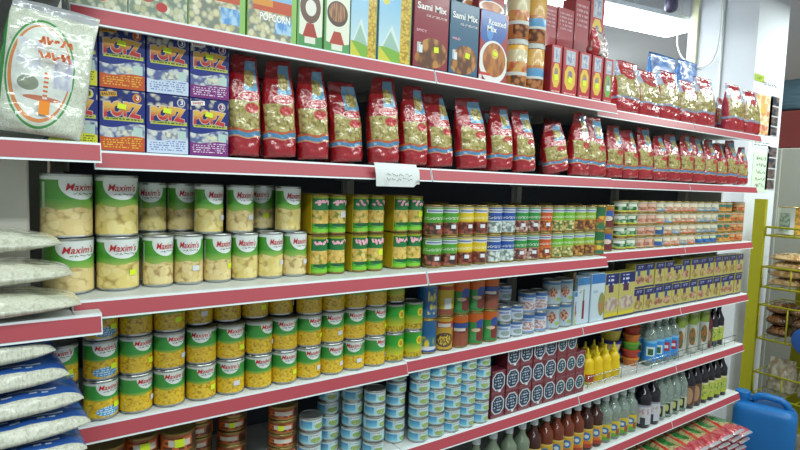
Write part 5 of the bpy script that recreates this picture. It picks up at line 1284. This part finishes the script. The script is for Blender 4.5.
# ------------------------------------------------------------------ ceiling lamp beyond the shelving and the lights of the shop, plus an added ceiling fill
def ceil_pt(px, py, z):
    d = (px-400)/F_PX*R - (py-225)/F_PX*U + W; d = d*((z-EYE)/d.z); return Vector((d.x, d.y, z))
la, lb, lc = ceil_pt(590, 22, 2.60), ceil_pt(666, 38, 2.60), ceil_pt(671, 29, 2.60)
ldir = (la-lb).normalized(); lw_ = max(.22, abs((lc-lb).cross(ldir).z)); ll = 1.9
lnor = Vector((ldir.y, -ldir.x, 0)); lnor = lnor if (lc-lb).dot(lnor) > 0 else -lnor
lampc = lb + ldir*ll/2 + lnor*lw_/2
lt = thing('ceiling_lamp', [('diffuser', boxm('diffuser', ll, lw_, .05, [M['lamp']], c=.01)), ('housing', boxm('housing', ll+.04, lw_+.03, .03, [M['rail_white']], c=.004, z0=.0505)), ('stem', sweep('stem', [(-.5, 0, .081), (-.5, 0, .199)], .008, M['rail_white'], 8)), ('stem', sweep('stem', [(.5, 0, .081), (.5, 0, .199)], .008, M['rail_white'], 8))], lampc, 'long bright fluorescent lamp hanging under the ceiling beyond the shelving', 'ceiling lamp', rz=math.atan2(ldir.y, ldir.x))
ph = ceil_pt(671, 9, 2.60)
hk = thing('ceiling_bracket', [('plate', boxm('plate', .12, .06, .012, [M['dark_violet']], c=.003, z0=.06)), ('dome', lathe('dome', [(.012, -.02), (.03, -.012), (.038, .01), (.036, .04), (.03, .0595)], [M['dark_violet']], seg=20)), ('stem', sweep('stem', [(.03, 0, .0725), (.03, 0, .20)], .008, M['dark_violet'], 8))], ph, 'small dark violet bracket hanging from the ceiling beside the bright lamp', 'bracket')

def area(name, loc, sx, sy, power, col, rot=(0, 0, 0), spread=PI):
    l = bpy.data.lights.new(name, 'AREA'); l.shape = 'RECTANGLE'; l.size = sx; l.size_y = sy; l.energy = power; l.color = col; l.spread = spread
    o = bpy.data.objects.new(name, l); COL.objects.link(o); o.location = loc; o.rotation_euler = rot
    return o
cool = (.90, 1.0, .97)
area('aisle_tube', (-.4, -.55, 2.74), 1.5, .2, 29, cool)
area('aisle_tube', (1.4, -.55, 2.74), 1.5, .2, 30, cool)
area('aisle_tube', (3.1, -.4, 2.74), 1.5, .2, 24, cool)
area('shelf_side_tube', (1.5, .35, 2.74), 3.2, .15, 24, cool)
area('rear_tube', (1.2, 3.4, 2.74), 1.5, .15, 50, cool)
area('rear_tube', (2.2, 2.3, 2.74), 1.2, .3, 50, cool)
area('rear_tube', (5.6, 3.0, 2.74), 1.5, .3, 60, cool)
area('cross_aisle_tube', (4.3, .55, 2.74), .3, 1.2, 50, cool)
w = bpy.data.worlds.new('shop_air'); SC.world = w; w.use_nodes = True
w.node_tree.nodes['Background'].inputs[0].default_value = (.75, .85, .9, 1); w.node_tree.nodes['Background'].inputs[1].default_value = .52
pl = bpy.data.lights.new('ceiling_fill_light', 'POINT'); pl.energy = 26; pl.shadow_soft_size = .2; pl.color = cool  # unseen point light added to brighten the ceiling and walls beyond
plo = bpy.data.objects.new('ceiling_fill_light', pl); COL.objects.link(plo); plo.location = (4.7, 3.7, 1.95)
SC.view_settings.view_transform = 'Standard'; SC.view_settings.look = 'None'; SC.view_settings.gamma = 1; SC.view_settings.use_curve_mapping = False
SC.view_settings.exposure = 0
